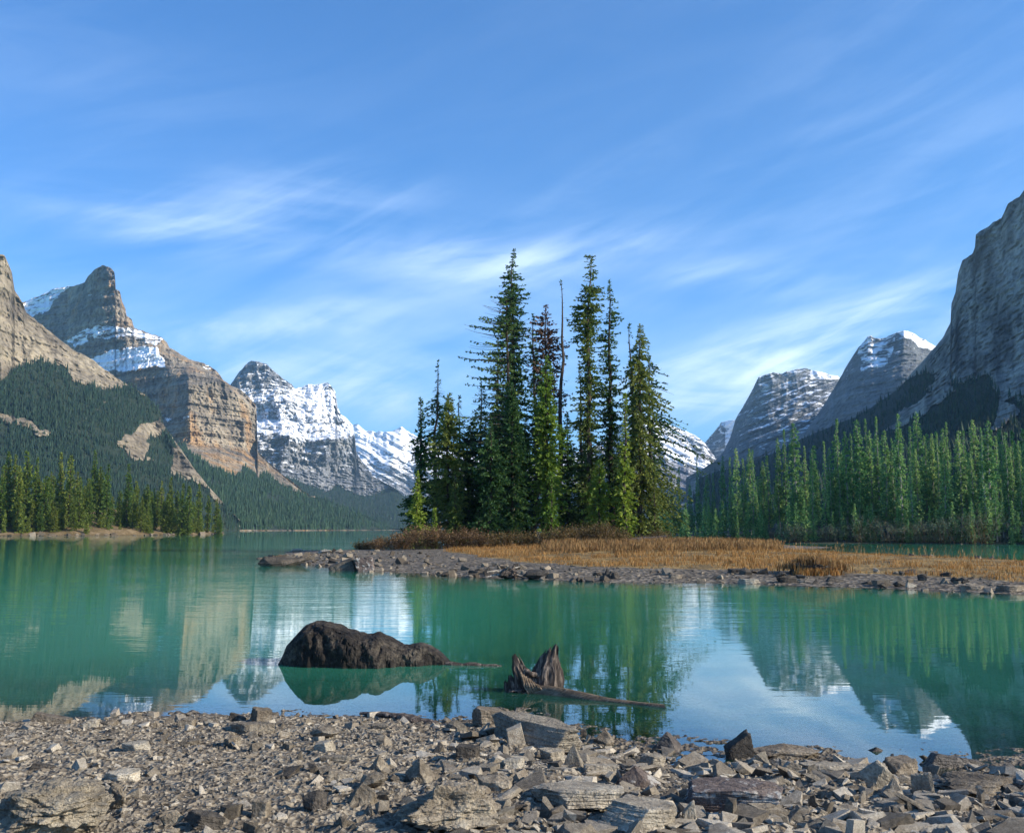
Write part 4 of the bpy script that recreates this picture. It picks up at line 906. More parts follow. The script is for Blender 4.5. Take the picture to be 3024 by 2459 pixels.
# ------------------------------------------------------------------ rocks
_ico = {}
def ico(sub):
    if sub not in _ico:
        bm = bmesh.new(); bmesh.ops.create_icosphere(bm, subdivisions=sub, radius=1.0)
        bm.verts.ensure_lookup_table()
        _ico[sub] = (np.array([v.co[:] for v in bm.verts]), np.array([[v.index for v in f.verts] for f in bm.faces])); bm.free()
    return _ico[sub]
def rock_data(w, d, h, style, seed, sub=4, rough=.06):
    """a stone as a faceted solid: the space inside a set of cut planes, then chipped and roughened; base at z = 0"""
    r = np.random.default_rng(seed); D, Fc = ico(sub)
    pl = []
    def P(n, k): n = np.array(n, float); pl.append((n / np.linalg.norm(n), k))
    j = lambda a: r.normal(0, a)
    if style == 'block':
        for n in ((1, 0, 0), (-1, 0, 0), (0, 1, 0), (0, -1, 0), (0, 0, 1), (0, 0, -1)): P(np.array(n) + r.normal(0, .13, 3), .80 + j(.04))
        for q in range(5): P(r.normal(0, 1, 3), 1.08 + j(.05))
    elif style == 'slab':
        P((j(.06), j(.06), 1), .82); P((j(.06), j(.06), -1), .82)
        a0 = r.uniform(0, 6)
        for q in range(6): a = a0 + q * 1.047 + j(.25); P((math.cos(a), math.sin(a), j(.15)), .84 + j(.08))
        for q in range(3): P((r.normal(), r.normal(), .9), 1.08)
    elif style == 'peak':
        a0 = r.uniform(0, 6)
        for q in range(4): a = a0 + q * 1.57 + j(.25); P((math.cos(a), math.sin(a), .62 + j(.12)), .56 + j(.05))
        P((0, 0, -1), .8); P((j(.5), j(.5), 1), .95)
        for q in range(4): a = r.uniform(0, 6.28); P((math.cos(a), math.sin(a), j(.2)), .9)
    elif style == 'wedge':
        P((.45, 0.1, .9), .42); P((-1, j(.1), .25), .78); P((j(.1), -1, .15), .62); P((0, 1, .2), .7); P((0, 0, -1), .7); P((1, 0, -.1), .95)
        for q in range(3): P(r.normal(0, 1, 3), 1.0)
    elif style == 'round':
        for q in range(46): P(r.normal(0, 1, 3) * np.array([1, 1, .9]), .88 + .08 * r.uniform())
    else:  # craggy
        for q in range(17):
            n = r.normal(0, 1, 3); P(n, .72 + .22 * r.uniform())
    N_ = np.array([p[0] for p in pl]); K = np.array([p[1] for p in pl])
    dots = D @ N_.T; rad = np.where(dots > .05, K / np.maximum(dots, .05), 9).min(1)
    V = D * rad[:, None]
    o = seed * 3.17 % 50
    lay = 2.2 if style in ('slab', 'block') else 1.3
    f = fbm(V[:, 0] * 2.1 + o, V[:, 1] * 2.1, V[:, 2] * 2.1 * lay, 5, seed)
    g = ridged(V[:, 0] * 1.5 + o, V[:, 1] * 1.5, V[:, 2] * 1.5 * lay, 4, seed + 3)
    # stepped bedding planes
    st = np.abs(((V[:, 2] * 3.3 + .3 * f) % 1) - .5)
    V = V * (1 + rough * (1.3 * f - .8 * np.maximum(g - .35, 0)) - rough * (.5 if style in ('slab', 'block') else .12) * (st < .07))[:, None]
    lo, hi = V.min(0), V.max(0)
    V = (V - (lo + hi) / 2) / (hi - lo) * np.array([w, d, h]); V[:, 2] += h / 2
    return V, Fc
ROT = lambda rx, ry, rz: np.array((__import__('mathutils').Euler((rx, ry, rz)).to_matrix()))
def zg(x, y): return float(z_near(np.array([x]), np.array([y]))[0])
def near_point(xp, yb, fz=zg):
    """where the sight line through (xp, yb) meets the ground"""
    a, b, c = ray(xp, yb); t = np.arange(4.0, 110, .01 if fz is zg or fz is None else .04); t = t[:1200] if fz is zg else t
    x, y, z = a * t, b * t, CAM_H + c * t
    g = np.maximum(0 * t if fz is None else (z_near(x, y) if fz is zg else z_isl(x, y)[0]), -.02)
    k = np.where(z <= g)[0]; k = k[0] if len(k) else len(t) - 1
    return float(x[k]), float(y[k]), float(g[k])
ROCKS = 0
def put_rock(name, x0, x1, y0, y1, style, mat, label, depth=.7, yaw=0., pitch=0., roll=0., sink=.12, sub=4, rough=.06, fz=zg, group=None, cat='rock', seed=None, hk=1.0):
    global ROCKS; ROCKS += 1; seed = seed or (500 + ROCKS * 7)
    cx = (x0 + x1) / 2; X, Y, Z = near_point(cx, y1, fz)
    dist = math.hypot(Y, CAM_H - Z); w = (x1 - x0) / F * Y * 1.02; d = w * depth
    hpx = (y1 - y0) / F * Y
    down = (CAM_H - Z) / Y
    h = max(hpx - d * down * .8, hpx * .35) * (1 + sink) * hk
    V, Fc = rock_data(w, d, h, style, seed, sub, rough)
    V = V - np.array([0, 0, h / 2]); V = V @ ROT(R(roll), R(pitch), 0).T
    # keep the asked-for width and height after tilting
    e = V.max(0) - V.min(0); 
    if pitch or roll: V = V * np.array([w / e[0], 1, h / e[2]])
    V[:, 2] -= V[:, 2].min() + sink * h
    W_ = V @ ROT(0, 0, R(yaw)).T; e = W_.max(0) - W_.min(0); V = V * np.array([w / e[0], w / e[0], 1])
    o = mesh_np(name, V, Fc, mat, smooth=False)
    o.location = (X, Y + e[1] * w / e[0] * .45, Z); o.rotation_euler = (0, 0, R(yaw))
    tag(o, label, cat, group); return o
GN = 'stones along the near shore'
RK = [
 # x0, x1, y0, y1, style, material, label, kwargs
 (1516, 1577, 1526, 1585, 'wedge', m_dark, 'dark upright boulder with a sloping top at the water edge', dict(depth=.6, yaw=180, hk=1.1)),
 (1570, 1722, 1547, 1584, 'craggy', m_tan, 'long low rough mound of rock lying in the water behind the dark upright boulder', dict(depth=.5, rough=.12, sub=5)),
 (1806, 1846, 1555, 1573, 'peak', m_dark, 'small lone rock standing in still water with its reflection', dict(depth=.7)),
 (1938, 2050, 1566, 1602, 'wedge', m_wet, 'dark wedge of slab tapering down into the shallow inlet', dict(depth=.35, yaw=0, sub=5)),
 (1860, 1926, 1580, 1626, 'block', m_tan, 'brown square block with a sunlit top beside the inlet', dict(depth=.8, yaw=25)),
 (1800, 1866, 1586, 1651, 'slab', m_pale, 'pale slab leaning on its side and pointing at the sky', dict(depth=.35, pitch=48, yaw=-15)),
 (1907, 1952, 1610, 1667, 'slab', m_slab, 'upright grey slab with a flat top by the inlet', dict(depth=.4, pitch=80, yaw=-20)),
 (1849, 1893, 1621, 1661, 'peak', m_slab, 'triangular grey stone leaning against the upright slab', dict(depth=.5)),
 (1440, 1640, 1618, 1700, 'block', m_brick, 'big dark boulder with a flat cracked face near the middle of the rubble', dict(depth=.55, yaw=-12, sub=6, rough=.05)),
 (1480, 1558, 1602, 1631, 'slab', m_pale, 'smooth pale slab resting on the edge of the cracked dark boulder', dict(depth=.6, pitch=16)),
 (1960, 2080, 1716, 1738, 'slab', m_pale, 'straight edged pale slab lying flat at the picture edge', dict(depth=.4, yaw=4)),
 (1676, 1784, 1588, 1617, 'slab', m_slab, 'long level slab in the row along the water', dict(depth=.4, yaw=-3)),
 (1780, 1860, 1592, 1624, 'block', m_slab, 'squared slab behind the pale leaning one', dict(depth=.5, yaw=5)),
 (1634, 1678, 1586, 1617, 'slab', m_slab, 'thin tilted slab at the end of the level row', dict(depth=.4, pitch=30)),
 (1954, 1995, 1622, 1649, 'block', m_wet, 'dark wet block beside the upright grey slab', dict(depth=.8)),
 (1990, 2150, 1604, 1664, 'craggy', m_tan, 'rounded hump of cemented gravel on the far side of the inlet', dict(depth=.9, rough=.16, sub=5)),
 (1281, 1390, 1586, 1648, 'peak', m_brick, 'diamond shaped dark boulder with pale lichen patches', dict(depth=.8, sub=5, yaw=20)),
 (1218, 1291, 1588, 1625, 'block', m_slab, 'neat rectangular block beside the lichen boulder', dict(depth=.6, yaw=6)),
 (1112, 1304, 1606, 1704, 'slab', m_slab, 'big flat sunlit slab with a notched front edge', dict(depth=1.15, yaw=22, sub=6, rough=.05, pitch=4, roll=-7)),
 (1262, 1430, 1644, 1748, 'slab', m_slab, 'second big flat slab lying right beside the notched one', dict(depth=1.35, yaw=-30, sub=6, rough=.05, roll=-7)),
 (1022, 1204, 1490, 1566, 'slab', m_slab, 'long thick slab with a sunlit top sloping down into the water', dict(depth=.42, yaw=-28, pitch=7, sub=6, rough=.05)),
 (987, 1058, 1470, 1518, 'block', m_tan, 'blocky brown boulder at the head of the long sloping slab', dict(depth=.8, yaw=20, sub=5)),
 (1236, 1291, 1516, 1555, 'peak', m_tan, 'pyramid of rock in the shallows beside the long sloping slab', dict(depth=.8, sub=5)),
 (1364, 1430, 1522, 1570, 'peak', m_wet, 'larger dark triangular rock standing in the shallows', dict(depth=.8, sub=5)),
 (950, 1000, 1550, 1587, 'block', m_dark, 'dark squared block below the long slab', dict(depth=.8)),
 (1178, 1226, 1549, 1612, 'peak', m_slab, 'tall pointed grey stone in the middle of the rubble', dict(depth=.6)),
 (1126, 1178, 1557, 1597, 'block', m_slab, 'grey chunk next to the tall pointed stone', dict(depth=.8, yaw=35)),
 (1046, 1094, 1576, 1604, 'slab', m_pale, 'chalk pale flat stone above the rough grey rock', dict(depth=.7, pitch=-10)),
 (993, 1068, 1612, 1657, 'craggy', m_rock, 'rough grey rock beside the notched slab', dict(depth=.8, sub=5)),
 (1424, 1453, 1668, 1722, 'slab', m_pale, 'slim pale stone standing on end beside the second big slab', dict(depth=.6, pitch=75)),
 (1362, 1428, 1706, 1738, 'craggy', m_slab, 'round topped stone against the foot of the second big slab', dict(depth=.9)),
 (1334, 1392, 1568, 1600, 'slab', m_slab, 'sunlit tilted slab behind the lichen boulder', dict(depth=.6, pitch=14)),
 (1068, 1136, 1487, 1513, 'craggy', m_tan, 'low knobbly rock at the water beside the long slab', dict(depth=.6)),
 (1132, 1164, 1503, 1516, 'craggy', m_tan, 'small knobbly rock just off the long slab in the shallows', dict(depth=.7)),
 (1210, 1224, 1520, 1533, 'block', m_dark, 'tiny dark cube of rock in the shallows', dict(depth=.9, sub=3)),
 (650, 694, 1541, 1571, 'block', m_pale, 'neat cube shaped stone throwing a long shadow on the gravel', dict(depth=.75, yaw=-30, rough=.025)),
 (666, 729, 1570, 1591, 'block', m_rock, 'low block below the cube shaped stone', dict(depth=.6)),
 (771, 809, 1506, 1526, 'block', m_rock, 'brown chunk near the half sunk plank', dict(depth=.8)),
 (641, 704, 1512, 1541, 'craggy', m_rock, 'dark faced jagged rock above the cube shaped stone', dict(depth=.7, sub=5)),
 (822, 1040, 1624, 1746, 'craggy', m_rock, 'largest craggy boulder in the rubble with deep cracks', dict(depth=.7, sub=6, rough=.26, yaw=15, hk=1.15)),
 (719, 782, 1627, 1685, 'peak', m_rock, 'ribbed pointed rock before the largest craggy boulder', dict(depth=.8, sub=5, rough=.12)),
 (844, 918, 1577, 1633, 'peak', m_rock, 'tall fissured rock behind the largest craggy boulder', dict(depth=.7, sub=5, rough=.1)),
 (762, 811, 1570, 1610, 'peak', m_rock, 'jagged brown rock with a split top among the rubble', dict(depth=.7, sub=5, rough=.12)),
 (628, 678, 1645, 1692, 'craggy', m_dark, 'lump of dark rock in its own shade on the gravel', dict(depth=.8)),
 (675, 734, 1600, 1628, 'wedge', m_rock, 'wedge shaped stone half buried in the gravel', dict(depth=.7)),
 (749, 806, 1607, 1648, 'craggy', m_rock, 'rounded coarse rock above the ribbed pointed one', dict(depth=.8)),
 (518, 563, 1472, 1508, 'block', m_tan, 'upright boulder on the waterline catching the sun', dict(depth=.8, yaw=30, sub=5)),
 (52, 137, 1482, 1510, 'wedge', m_tan, 'low wedge of rock half in the water at the end of the beach', dict(depth=.5, sub=5)),
 (169, 200, 1497, 1521, 'craggy', m_pale, 'small white rock on the waterline', dict(depth=.8)),
 (203, 240, 1497, 1516, 'craggy', m_tan, 'brown stone beside the small white rock', dict(depth=.8)),
 (287, 329, 1497, 1516, 'craggy', m_tan, 'brown stone with a pointed top on the waterline', dict(depth=.7)),
 (368, 403, 1496, 1516, 'block', m_rock, 'squared stone sitting on the waterline', dict(depth=.7)),
 (472, 508, 1482, 1506, 'wedge', m_dark, 'dark slanting rock next to the sunlit waterline boulder', dict(depth=.7)),
 (472, 566, 1503, 1530, 'slab', m_rock, 'thick slab below the sunlit waterline boulder', dict(depth=.5)),
 (463, 498, 1533, 1558, 'block', m_rock, 'stone with one pale lit side on open gravel', dict(depth=.8, yaw=40)),
 (172, 197, 1556, 1579, 'craggy', m_pale, 'pale round stone with a dark shadow on the open gravel', dict(depth=.8)),
 (243, 309, 1540, 1570, 'slab', m_pale, 'flat whitish slab sunk in the gravel', dict(depth=.9, sink=.3)),
 (-60, 178, 1604, 1765, 'round', m_crumb, 'huge pale weathered boulder filling the corner of the beach', dict(depth=1.0, sub=6, rough=.30, yaw=10)),
 (380, 463, 1686, 1738, 'slab', m_dark, 'dark leaning slab at the bottom edge of the beach', dict(depth=.5, pitch=28, sub=5)),
 (328, 377, 1688, 1726, 'slab', m_rock, 'slanted brown slab beside the dark leaning slab', dict(depth=.5, pitch=-35)),
 (523, 558, 1664, 1706, 'block', m_rock, 'tall squared stone on the gravel near the bottom edge', dict(depth=.8)),
 (214, 258, 1633, 1693, 'craggy', m_rock, 'upright mottled rock beside the huge pale boulder', dict(depth=.7, sub=5, rough=.1)),
 (58, 105, 1587, 1606, 'wedge', m_dark, 'small dark wedge above the huge pale boulder', dict(depth=.6)),
 (205, 280, 1600, 1630, 'slab', m_pale, 'whitish sunken slab between the huge boulder and the open gravel', dict(depth=.8, sink=.35)),
]
for (x0, x1, y0, y1, st, mt, lb, kw) in RK:
    put_rock('rock', x0, x1, y0, y1, st, mt, lb, **kw)

# rocks on and off the island shore
RI = [
 (536, 636, 1157, 1181, 'craggy', m_dark, 'long dark rock at the very tip of the island', dict(depth=.6, rough=.12, sub=5)),
 (684, 745, 1160, 1191, 'wedge', m_dark, 'low dark sloping half of the split boulder off the island', dict(depth=.7, yaw=180, rough=.1)),
 (735, 778, 1158, 1191, 'block', m_brick, 'rounded taller half of the split boulder off the island', dict(depth=.8, rough=.1)),
 (1090, 1150, 1186, 1207, 'craggy', m_dark, 'dark rock beside the bleached roots on the island shore', dict(depth=.7)),
 (1008, 1038, 1180, 1200, 'peak', m_dark, 'black triangular rock on the gravel before the grove', dict(depth=.7)),
 (976, 1010, 1188, 1197, 'slab', m_dark, 'flat dark slab on the gravel before the grove', dict(depth=.6)),
 (1256, 1274, 1182, 1207, 'peak', m_dark, 'pointed dark stone on the island waterline', dict(depth=.7)),
 (1274, 1292, 1190, 1207, 'craggy', m_dark, 'blunt stone next to the pointed one on the island waterline', dict(depth=.7)),
 (1917, 1935, 1195, 1210, 'block', m_dark, 'squat square dark rock alone on the gravel spit', dict(depth=.8)),
 (1890, 1912, 1213, 1225, 'wedge', m_pale, 'bright white stone on the waterline of the spit', dict(depth=.6)),
 (1867, 1893, 1209, 1223, 'craggy', m_dark, 'dark low rock touching the bright white stone', dict(depth=.7)),
 (1962, 1984, 1203, 1216, 'peak', m_tan, 'lit pointed stone in the cluster on the spit', dict(depth=.7)),
 (1984, 2004, 1202, 1216, 'slab', m_dark, 'leaning dark slab in the cluster on the spit', dict(depth=.5, pitch=35)),
 (2000, 2024, 1202, 1216, 'slab', m_dark, 'second leaning slab in the cluster on the spit', dict(depth=.5, pitch=40)),
 (1726, 1760, 1201, 1212, 'wedge', m_dark, 'flat brown rock below the grass capped boulder', dict(depth=.6)),
 (1692, 1709, 1205, 1217, 'peak', m_dark, 'small dark pyramid on the waterline of the spit', dict(depth=.7)),
 (1622, 1664, 1202, 1214, 'slab', m_dark, 'long dark slab at the waterline before the grass capped boulder', dict(depth=.5)),
 (1655, 1750, 1163, 1198, 'craggy', m_dark, 'big boulder capped and fringed with dry grass on the spit', dict(depth=.7, rough=.12, sub=5)),
 (1520, 1562, 1184, 1194, 'block', m_dark, 'long dark block at the edge of the meadow', dict(depth=.6)),
 (1565, 1600, 1185, 1195, 'craggy', m_dark, 'rounded dark rock beside the long block at the meadow edge', dict(depth=.6)),
 (1540, 1590, 1205, 1217, 'slab', m_pale, 'pale slab with a white underside on the island waterline', dict(depth=.5)),
 (1612, 1640, 1147 + 45, 1203, 'craggy', m_dark, 'small rounded rock just before the grass capped boulder', dict(depth=.6)),
 (2085, 2150, 1218, 1234, 'slab', m_tan, 'broad layered ledge where the spit leaves the picture', dict(depth=.6)),
 (2010, 2060, 1219, 1229, 'slab', m_tan, 'thin layered ledge on the waterline of the spit', dict(depth=.6)),
 (606, 630, 1143, 1150, 'craggy', m_pale, 'whitish rock at the outer end of the gravel bar', dict(depth=.7)),
 (660, 690, 1144, 1153, 'craggy', m_pale, 'pale rock lying on the gravel bar', dict(depth=.7)),
 (1395, 1425, 1196, 1206, 'slab', m_tan, 'brown slab on the island gravel below the meadow', dict(depth=.6)),
]
for (x0, x1, y0, y1, st, mt, lb, kw) in RI:
    kw.setdefault('sub', 4)
    put_rock('rock', x0, x1, y0, y1, st, mt, lb, fz=zi, sink=.18, **kw)

def hull_data(style, seed, cuts=0, rough=.03):
    """crisp broken stone: the hull of a few scattered points; cuts > 0 adds chipped detail"""
    r = np.random.default_rng(seed); pts = []
    if style == 'slab':
        k = r.integers(4, 7); a = np.sort(r.uniform(0, 6.28, k)) + r.normal(0, .1, k); rr = r.uniform(.38, .58, k); th = r.uniform(.035, .10)
        for i in range(k):
            x, y = math.cos(a[i]) * rr[i], math.sin(a[i]) * rr[i] * .75; q = r.uniform(.72, 1.0)
            pts += [(x, y, -th + r.normal(0, .012)), (x * q + r.normal(0, .03), y * q + r.normal(0, .03), th + r.normal(0, .012))]
    elif style == 'wedge':
        for i in range(7): pts.append((r.uniform(-.5, .5), r.uniform(-.3, .3), -.2))
        pts += [(-.45, -.15, .3), (-.4, .2, .25), (-.15, r.uniform(-.2, .2), .2)]
    elif style == 'peak':
        for i in range(6): a = i * 1.05 + r.normal(0, .25); pts.append((math.cos(a) * .45, math.sin(a) * .4, -.25 + r.normal(0, .04)))
        pts += [(r.normal(0, .1), r.normal(0, .1), .5), (r.normal(0, .14), r.normal(0, .12), .38), (r.normal(0, .3), r.normal(0, .2), .1)]
    elif style == 'block':
        for i in (-1, 1):
            for j in (-1, 1):
                for q in (-1, 1): pts.append((i * .42 + r.normal(0, .07), j * .30 + r.normal(0, .06), q * .26 + r.normal(0, .05)))
        for i in range(3): pts.append(tuple(r.normal(0, 1, 3) * (.25, .2, .18)))
    else:
        for i in range(13):
            d = r.normal(0, 1, 3); d /= np.linalg.norm(d); pts.append(tuple(d * (.48, .40, .32) * r.uniform(.8, 1.05)))
    bm = bmesh.new()
    for q in pts: bm.verts.new(q)
    res = bmesh.ops.convex_hull(bm, input=bm.verts[:])
    bmesh.ops.delete(bm, geom=[v for v in bm.verts if not v.link_faces], context='VERTS')
    bmesh.ops.triangulate(bm, faces=bm.faces[:])
    if cuts: bmesh.ops.subdivide_edges(bm, edges=bm.edges[:], cuts=cuts, use_grid_fill=True); bmesh.ops.triangulate(bm, faces=bm.faces[:])
    bm.verts.ensure_lookup_table()
    V = np.array([v.co[:] for v in bm.verts]); Fc = np.array([[v.index for v in f.verts] for f in bm.faces])
    nr_ = np.array([v.normal[:] for v in bm.verts]); bm.normal_update(); bm.free()
    if cuts:
        o = seed * 1.7 % 40; V = V * (1 + 0 * V) + (V / (np.linalg.norm(V, axis=1, keepdims=True) + 1e-6)) * (rough * (1.2 * fbm(V[:, 0] * 5 + o, V[:, 1] * 5, V[:, 2] * 8, 4, seed) - 1.0 * np.maximum(ridged(V[:, 0] * 3 + o, V[:, 1] * 3, V[:, 2] * 6, 3, seed + 1) - .4, 0)))[:, None]
    return V, Fc
# medium loose stones, one object each
protos = {}
def proto(style, seed, sub=3):
    k = (style, seed, sub)
    if k not in protos:
        V, Fc = hull_data(style, seed, 6, .022); V = V + np.array([0, 0, .06])
        me = bpy.data.meshes.new('stone'); me.from_pydata([tuple(v) for v in V], [], [tuple(f) for f in Fc.tolist()]); me.polygons.foreach_set('use_smooth', np.zeros(len(me.polygons), bool)); protos[k] = me
    return protos[k]
TAKEN = [((a + b) / 2, d, (b - a) / 2) for a, b, c, d, *_ in RK]
zones = [  # x0, x1, y0, y1, n, size range, styles, label
 (930, 1260, 1520, 1736, 36, (.08, .26), ('slab', 'slab', 'wedge', 'craggy'), m_slab, 'angular grey stone in the rubble around the long sloping slab and the notched slab', 'grey rubble stones by the big slabs'),
 (1400, 2135, 1610, 1736, 52, (.07, .22), ('slab', 'slab', 'slab', 'wedge'), m_slab, 'thin broken slab of grey shale lying in the heap below the inlet', 'shale pieces heaped below the inlet'),
 (1430, 1990, 1585, 1640, 30, (.10, .24), ('slab', 'slab', 'wedge'), m_slab, 'sharp edged stone in the line of slabs along the water', 'sharp stones lined up along the water'),
 (560, 930, 1505, 1736, 38, (.05, .17), ('craggy', 'peak', 'block'), m_rock, 'rough brown stone scattered on the gravel before the half sunk plank', 'rough brown stones on the middle beach'),
 (180, 560, 1500, 1736, 32, (.04, .14), ('craggy', 'block', 'slab'), m_rock, 'brown stone strewn over the open pebble beach', 'stones strewn over the open beach'),
 (0, 560, 1497, 1530, 20, (.05, .13), ('slab', 'craggy'), m_tan, 'flat tan stone in the band along the waterline', 'flat tan stones along the waterline')]
for (x0, x1, y0, y1, n, (s0, s1), sty, mt, lb, grp) in zones:
    c = 0; tries = 0
    while c < n and tries < n * 6:
        tries += 1
        xp, yp = random.uniform(x0, x1), random.uniform(y0, y1)
        if any(abs(xp - a) < w * .9 and -w * .9 < yp - b < 6 for a, b, w in TAKEN): continue
        X, Y, Z = near_point(xp, yp)
        if Z < -.01: continue
        s = s0 + (s1 - s0) * random.random() ** 1.8; stl = random.choice(sty)
        me = proto(stl, random.randrange(6) + 40, 3)
        o = bpy.data.objects.new('rock', me); COL.objects.link(o)
        if not me.materials: me.materials.append(mt)
        o.material_slots[0].link = 'OBJECT'; o.material_slots[0].material = mt if random.random() < .85 else random.choice((m_pale, m_dark, m_tan))
        til = .9 if stl == 'slab' and random.random() < .35 else .25
        o.location = (X, Y, Z); o.scale = (s, s * random.uniform(.6, 1.1), s * random.uniform(.7, 1.2)); o.rotation_euler = (random.gauss(0, til * .5), random.gauss(0, til), random.uniform(0, 6.28))
        tag(o, lb, 'rock', grp); TAKEN.append((xp, yp, s / Y * F * .4)); c += 1

# countless small stones
def scatter(name, pts, sizes, mat, styles, label, seed, sub=1, flat=.6, kind='stuff', tilt=.35):
    r = np.random.default_rng(seed); pv = []
    for q, st in enumerate(styles):
        for w in range(5): pv.append(hull_data(st, 70 + q * 9 + w, 0, .03))
    n = len(pts); idx = r.integers(0, len(pv), n); AV, AF, base = [], [], 0
    def rot(V, i, j, a):
        c, s = np.cos(a)[:, None], np.sin(a)[:, None]; A = V[:, :, i] * c - V[:, :, j] * s; B = V[:, :, i] * s + V[:, :, j] * c; V[:, :, i] = A; V[:, :, j] = B
    for q in range(len(pv)):
        I = np.where(idx == q)[0]; k = len(I)
        if not k: continue
        V = pv[q][0][None] * sizes[I][:, None, None] * 1.12
        V[:, :, 1] *= r.uniform(.7, 1.25, k)[:, None]
        st_ = np.where(r.uniform(0, 1, k) < .12, 4.0, 1.0) * tilt; rot(V, 1, 2, r.normal(0, 1, k) * st_); rot(V, 0, 2, r.normal(0, 1, k) * st_); rot(V, 0, 1, r.uniform(0, 6.28, k))
        V += pts[I][:, None, :]; V[:, :, 2] += sizes[I][:, None] * .06
        nv = V.shape[1]; AV.append(V.reshape(-1, 3)); AF.append((pv[q][1][None] + (np.arange(k) * nv)[:, None, None]).reshape(-1, 3) + base); base += k * nv
    V = np.concatenate(AV); fc = np.concatenate(AF)
    return tag(mesh_np(name, V.reshape(-1, 3), fc, mat), label, 'gravel', kind=kind)
def stone_mat(name, a, b_, c):
    m, nt, b, out = newmat(name); g = N(nt.nodes, 'ShaderNodeNewGeometry'); p = mapping(nt)
    f = math_(nt, 'ADD', math_(nt, 'MULTIPLY', g.outputs['Random Per Island'], .42), math_(nt, 'ADD', math_(nt, 'MULTIPLY', noise(nt, p, 26, 7, .72), .50), .04))
    col = ramp(nt, f, [(.22, a), (.5, b_), (.80, c)])
    stain = maprange(nt, noise(nt, p, 9, 6, .7), .48, .62); col = mixc(nt, math_(nt, 'MULTIPLY', stain, .45), col, mixc(nt, 1.0, col, (.55, .46, .36), 'MULTIPLY'))
    spk = noise(nt, p, 120, 4, .7); col = mixc(nt, 1.0, col, ramp(nt, spk, [(.32, (.62, .62, .62)), (.68, (1.3, 1.3, 1.3))]), 'MULTIPLY')
    nt.links.new(col, b.inputs['Base Color']); bump(nt, b, noise(nt, p, 38, 8, .78), 1.0, .014); return m
m_peb = stone_mat('pebbles', (.070, .058, .044), (.25, .215, .165), (.56, .50, .40))
r = np.random.default_rng(5)
def near_pts(n, x0, x1, y0, y1, s0, s1, pw=2.2, seed=1, mask=None):
    r = np.random.default_rng(seed)
    x = r.uniform(x0, x1, n); y = r.uniform(y0, y1, n); d = np.interp(x, NEARX, NEARY) - y
    ok = (d > -.25 + .2 * vnoise(x / .4, y / .4, 1, 9)) 
    if mask is not None: ok &= mask(x, y, r)
    x, y = x[ok], y[ok]; z = peb(x, y); s = s0 + (s1 - s0) * r.uniform(0, 1, len(x)) ** pw
    return np.stack([x, y, z], -1), s
rub = lambda x, y, r: r.uniform(0, 1, len(x)) < .25 + .9 * sst(-1.2, 1.0, x) + .5 * (vnoise(x / .5, y / .5, 3, 12) > .1)
P1, S1 = near_pts(26000, -4.6, 4.4, 4.9, 10.3, .008, .034, 2.6, seed=21, mask=lambda x, y, r: vnoise(x / .7, y / .7, 5, 19) + r.uniform(-.2, 1, len(x)) > 0)
scatter('gravel', P1, S1, m_peb, ('craggy', 'block', 'peak', 'slab'), 'loose pebbles and chips covering the near beach', 3, sub=2)
P2, S2 = near_pts(5200, -4.6, 4.6, 4.9, 10.2, .028, .115, 3.2, seed=22, mask=rub)
scatter('rubble', P2, S2, m_peb, ('slab', 'slab', 'slab', 'slab', 'block'), 'broken angular rubble lying over the near beach', 4, sub=2, tilt=.26)
P3, S3 = near_pts(2400, -1.3, 4.6, 4.9, 8.8, .07, .28, 2.3, seed=25, mask=lambda x, y, r: r.uniform(0, 1, len(x)) < sst(-1., .6, x))
scatter('rubble', P3, S3, m_peb, ('slab', 'slab', 'slab', 'slab'), 'larger broken slabs and shards between the big slabs', 8, sub=3, tilt=.24)
x = rng.uniform(-16, 42, 9000); y = rng.uniform(24, 66, 9000); zz_, dd_ = z_isl(x, y)
lim = np.interp(x, [-15, -6, 0, 8, 20, 40], [9, 7, 5, 4, 3.6, 3.2]); ok = (dd_ > -.5) & (dd_ < lim * 1.1)
den = rng.uniform(0, 1, 9000) < np.clip(1.1 - dd_ / lim, .2, 1); ok &= den
x, y, zz_ = x[ok], y[ok], zz_[ok]; s = .07 + .42 * rng.uniform(0, 1, len(x)) ** 3.2
m_peb2 = stone_mat('shore_stones', (.025, .020, .016), (.11, .090, .066), (.33, .28, .21))
scatter('gravel', np.stack([x, y, zz_], -1), s, m_peb2, ('block', 'slab', 'craggy'), 'stones and gravel along the shore of the island', 6, sub=1, tilt=.3)
# stones on the foot of the far wooded bank and forest shore
def bank_stones(poly, fz, n, seed, lab, s1):
    r = np.random.default_rng(seed); x = r.uniform(min(p[0] for p in poly), max(p[0] for p in poly), n * 30); y = r.uniform(105, 380, n * 30)
    d = sdf(x, y, poly); ok = (d > -1.2) & (d < 2.0) & (np.abs(x / y) < .56); x, y = x[ok][:n], y[ok][:n]
    z = np.maximum(fz(x, y), -.05); scatter('gravel', np.stack([x, y, z], -1), .3 + s1 * r.uniform(0, 1, len(x)) ** 3, m_peb2, ('block', 'slab'), lab, seed, sub=1)
bank_stones(LBANK, lambda x, y: z_bank(x, y, LBANK, .24, 9, 201)[0], 700, 31, 'pale stones along the foot of the wooded bank', 1.6)
bank_stones(RBANK, lambda x, y: z_bank(x, y, RBANK, .10, 6, 211)[0], 500, 32, 'stones along the foot of the shaded forest', .5)

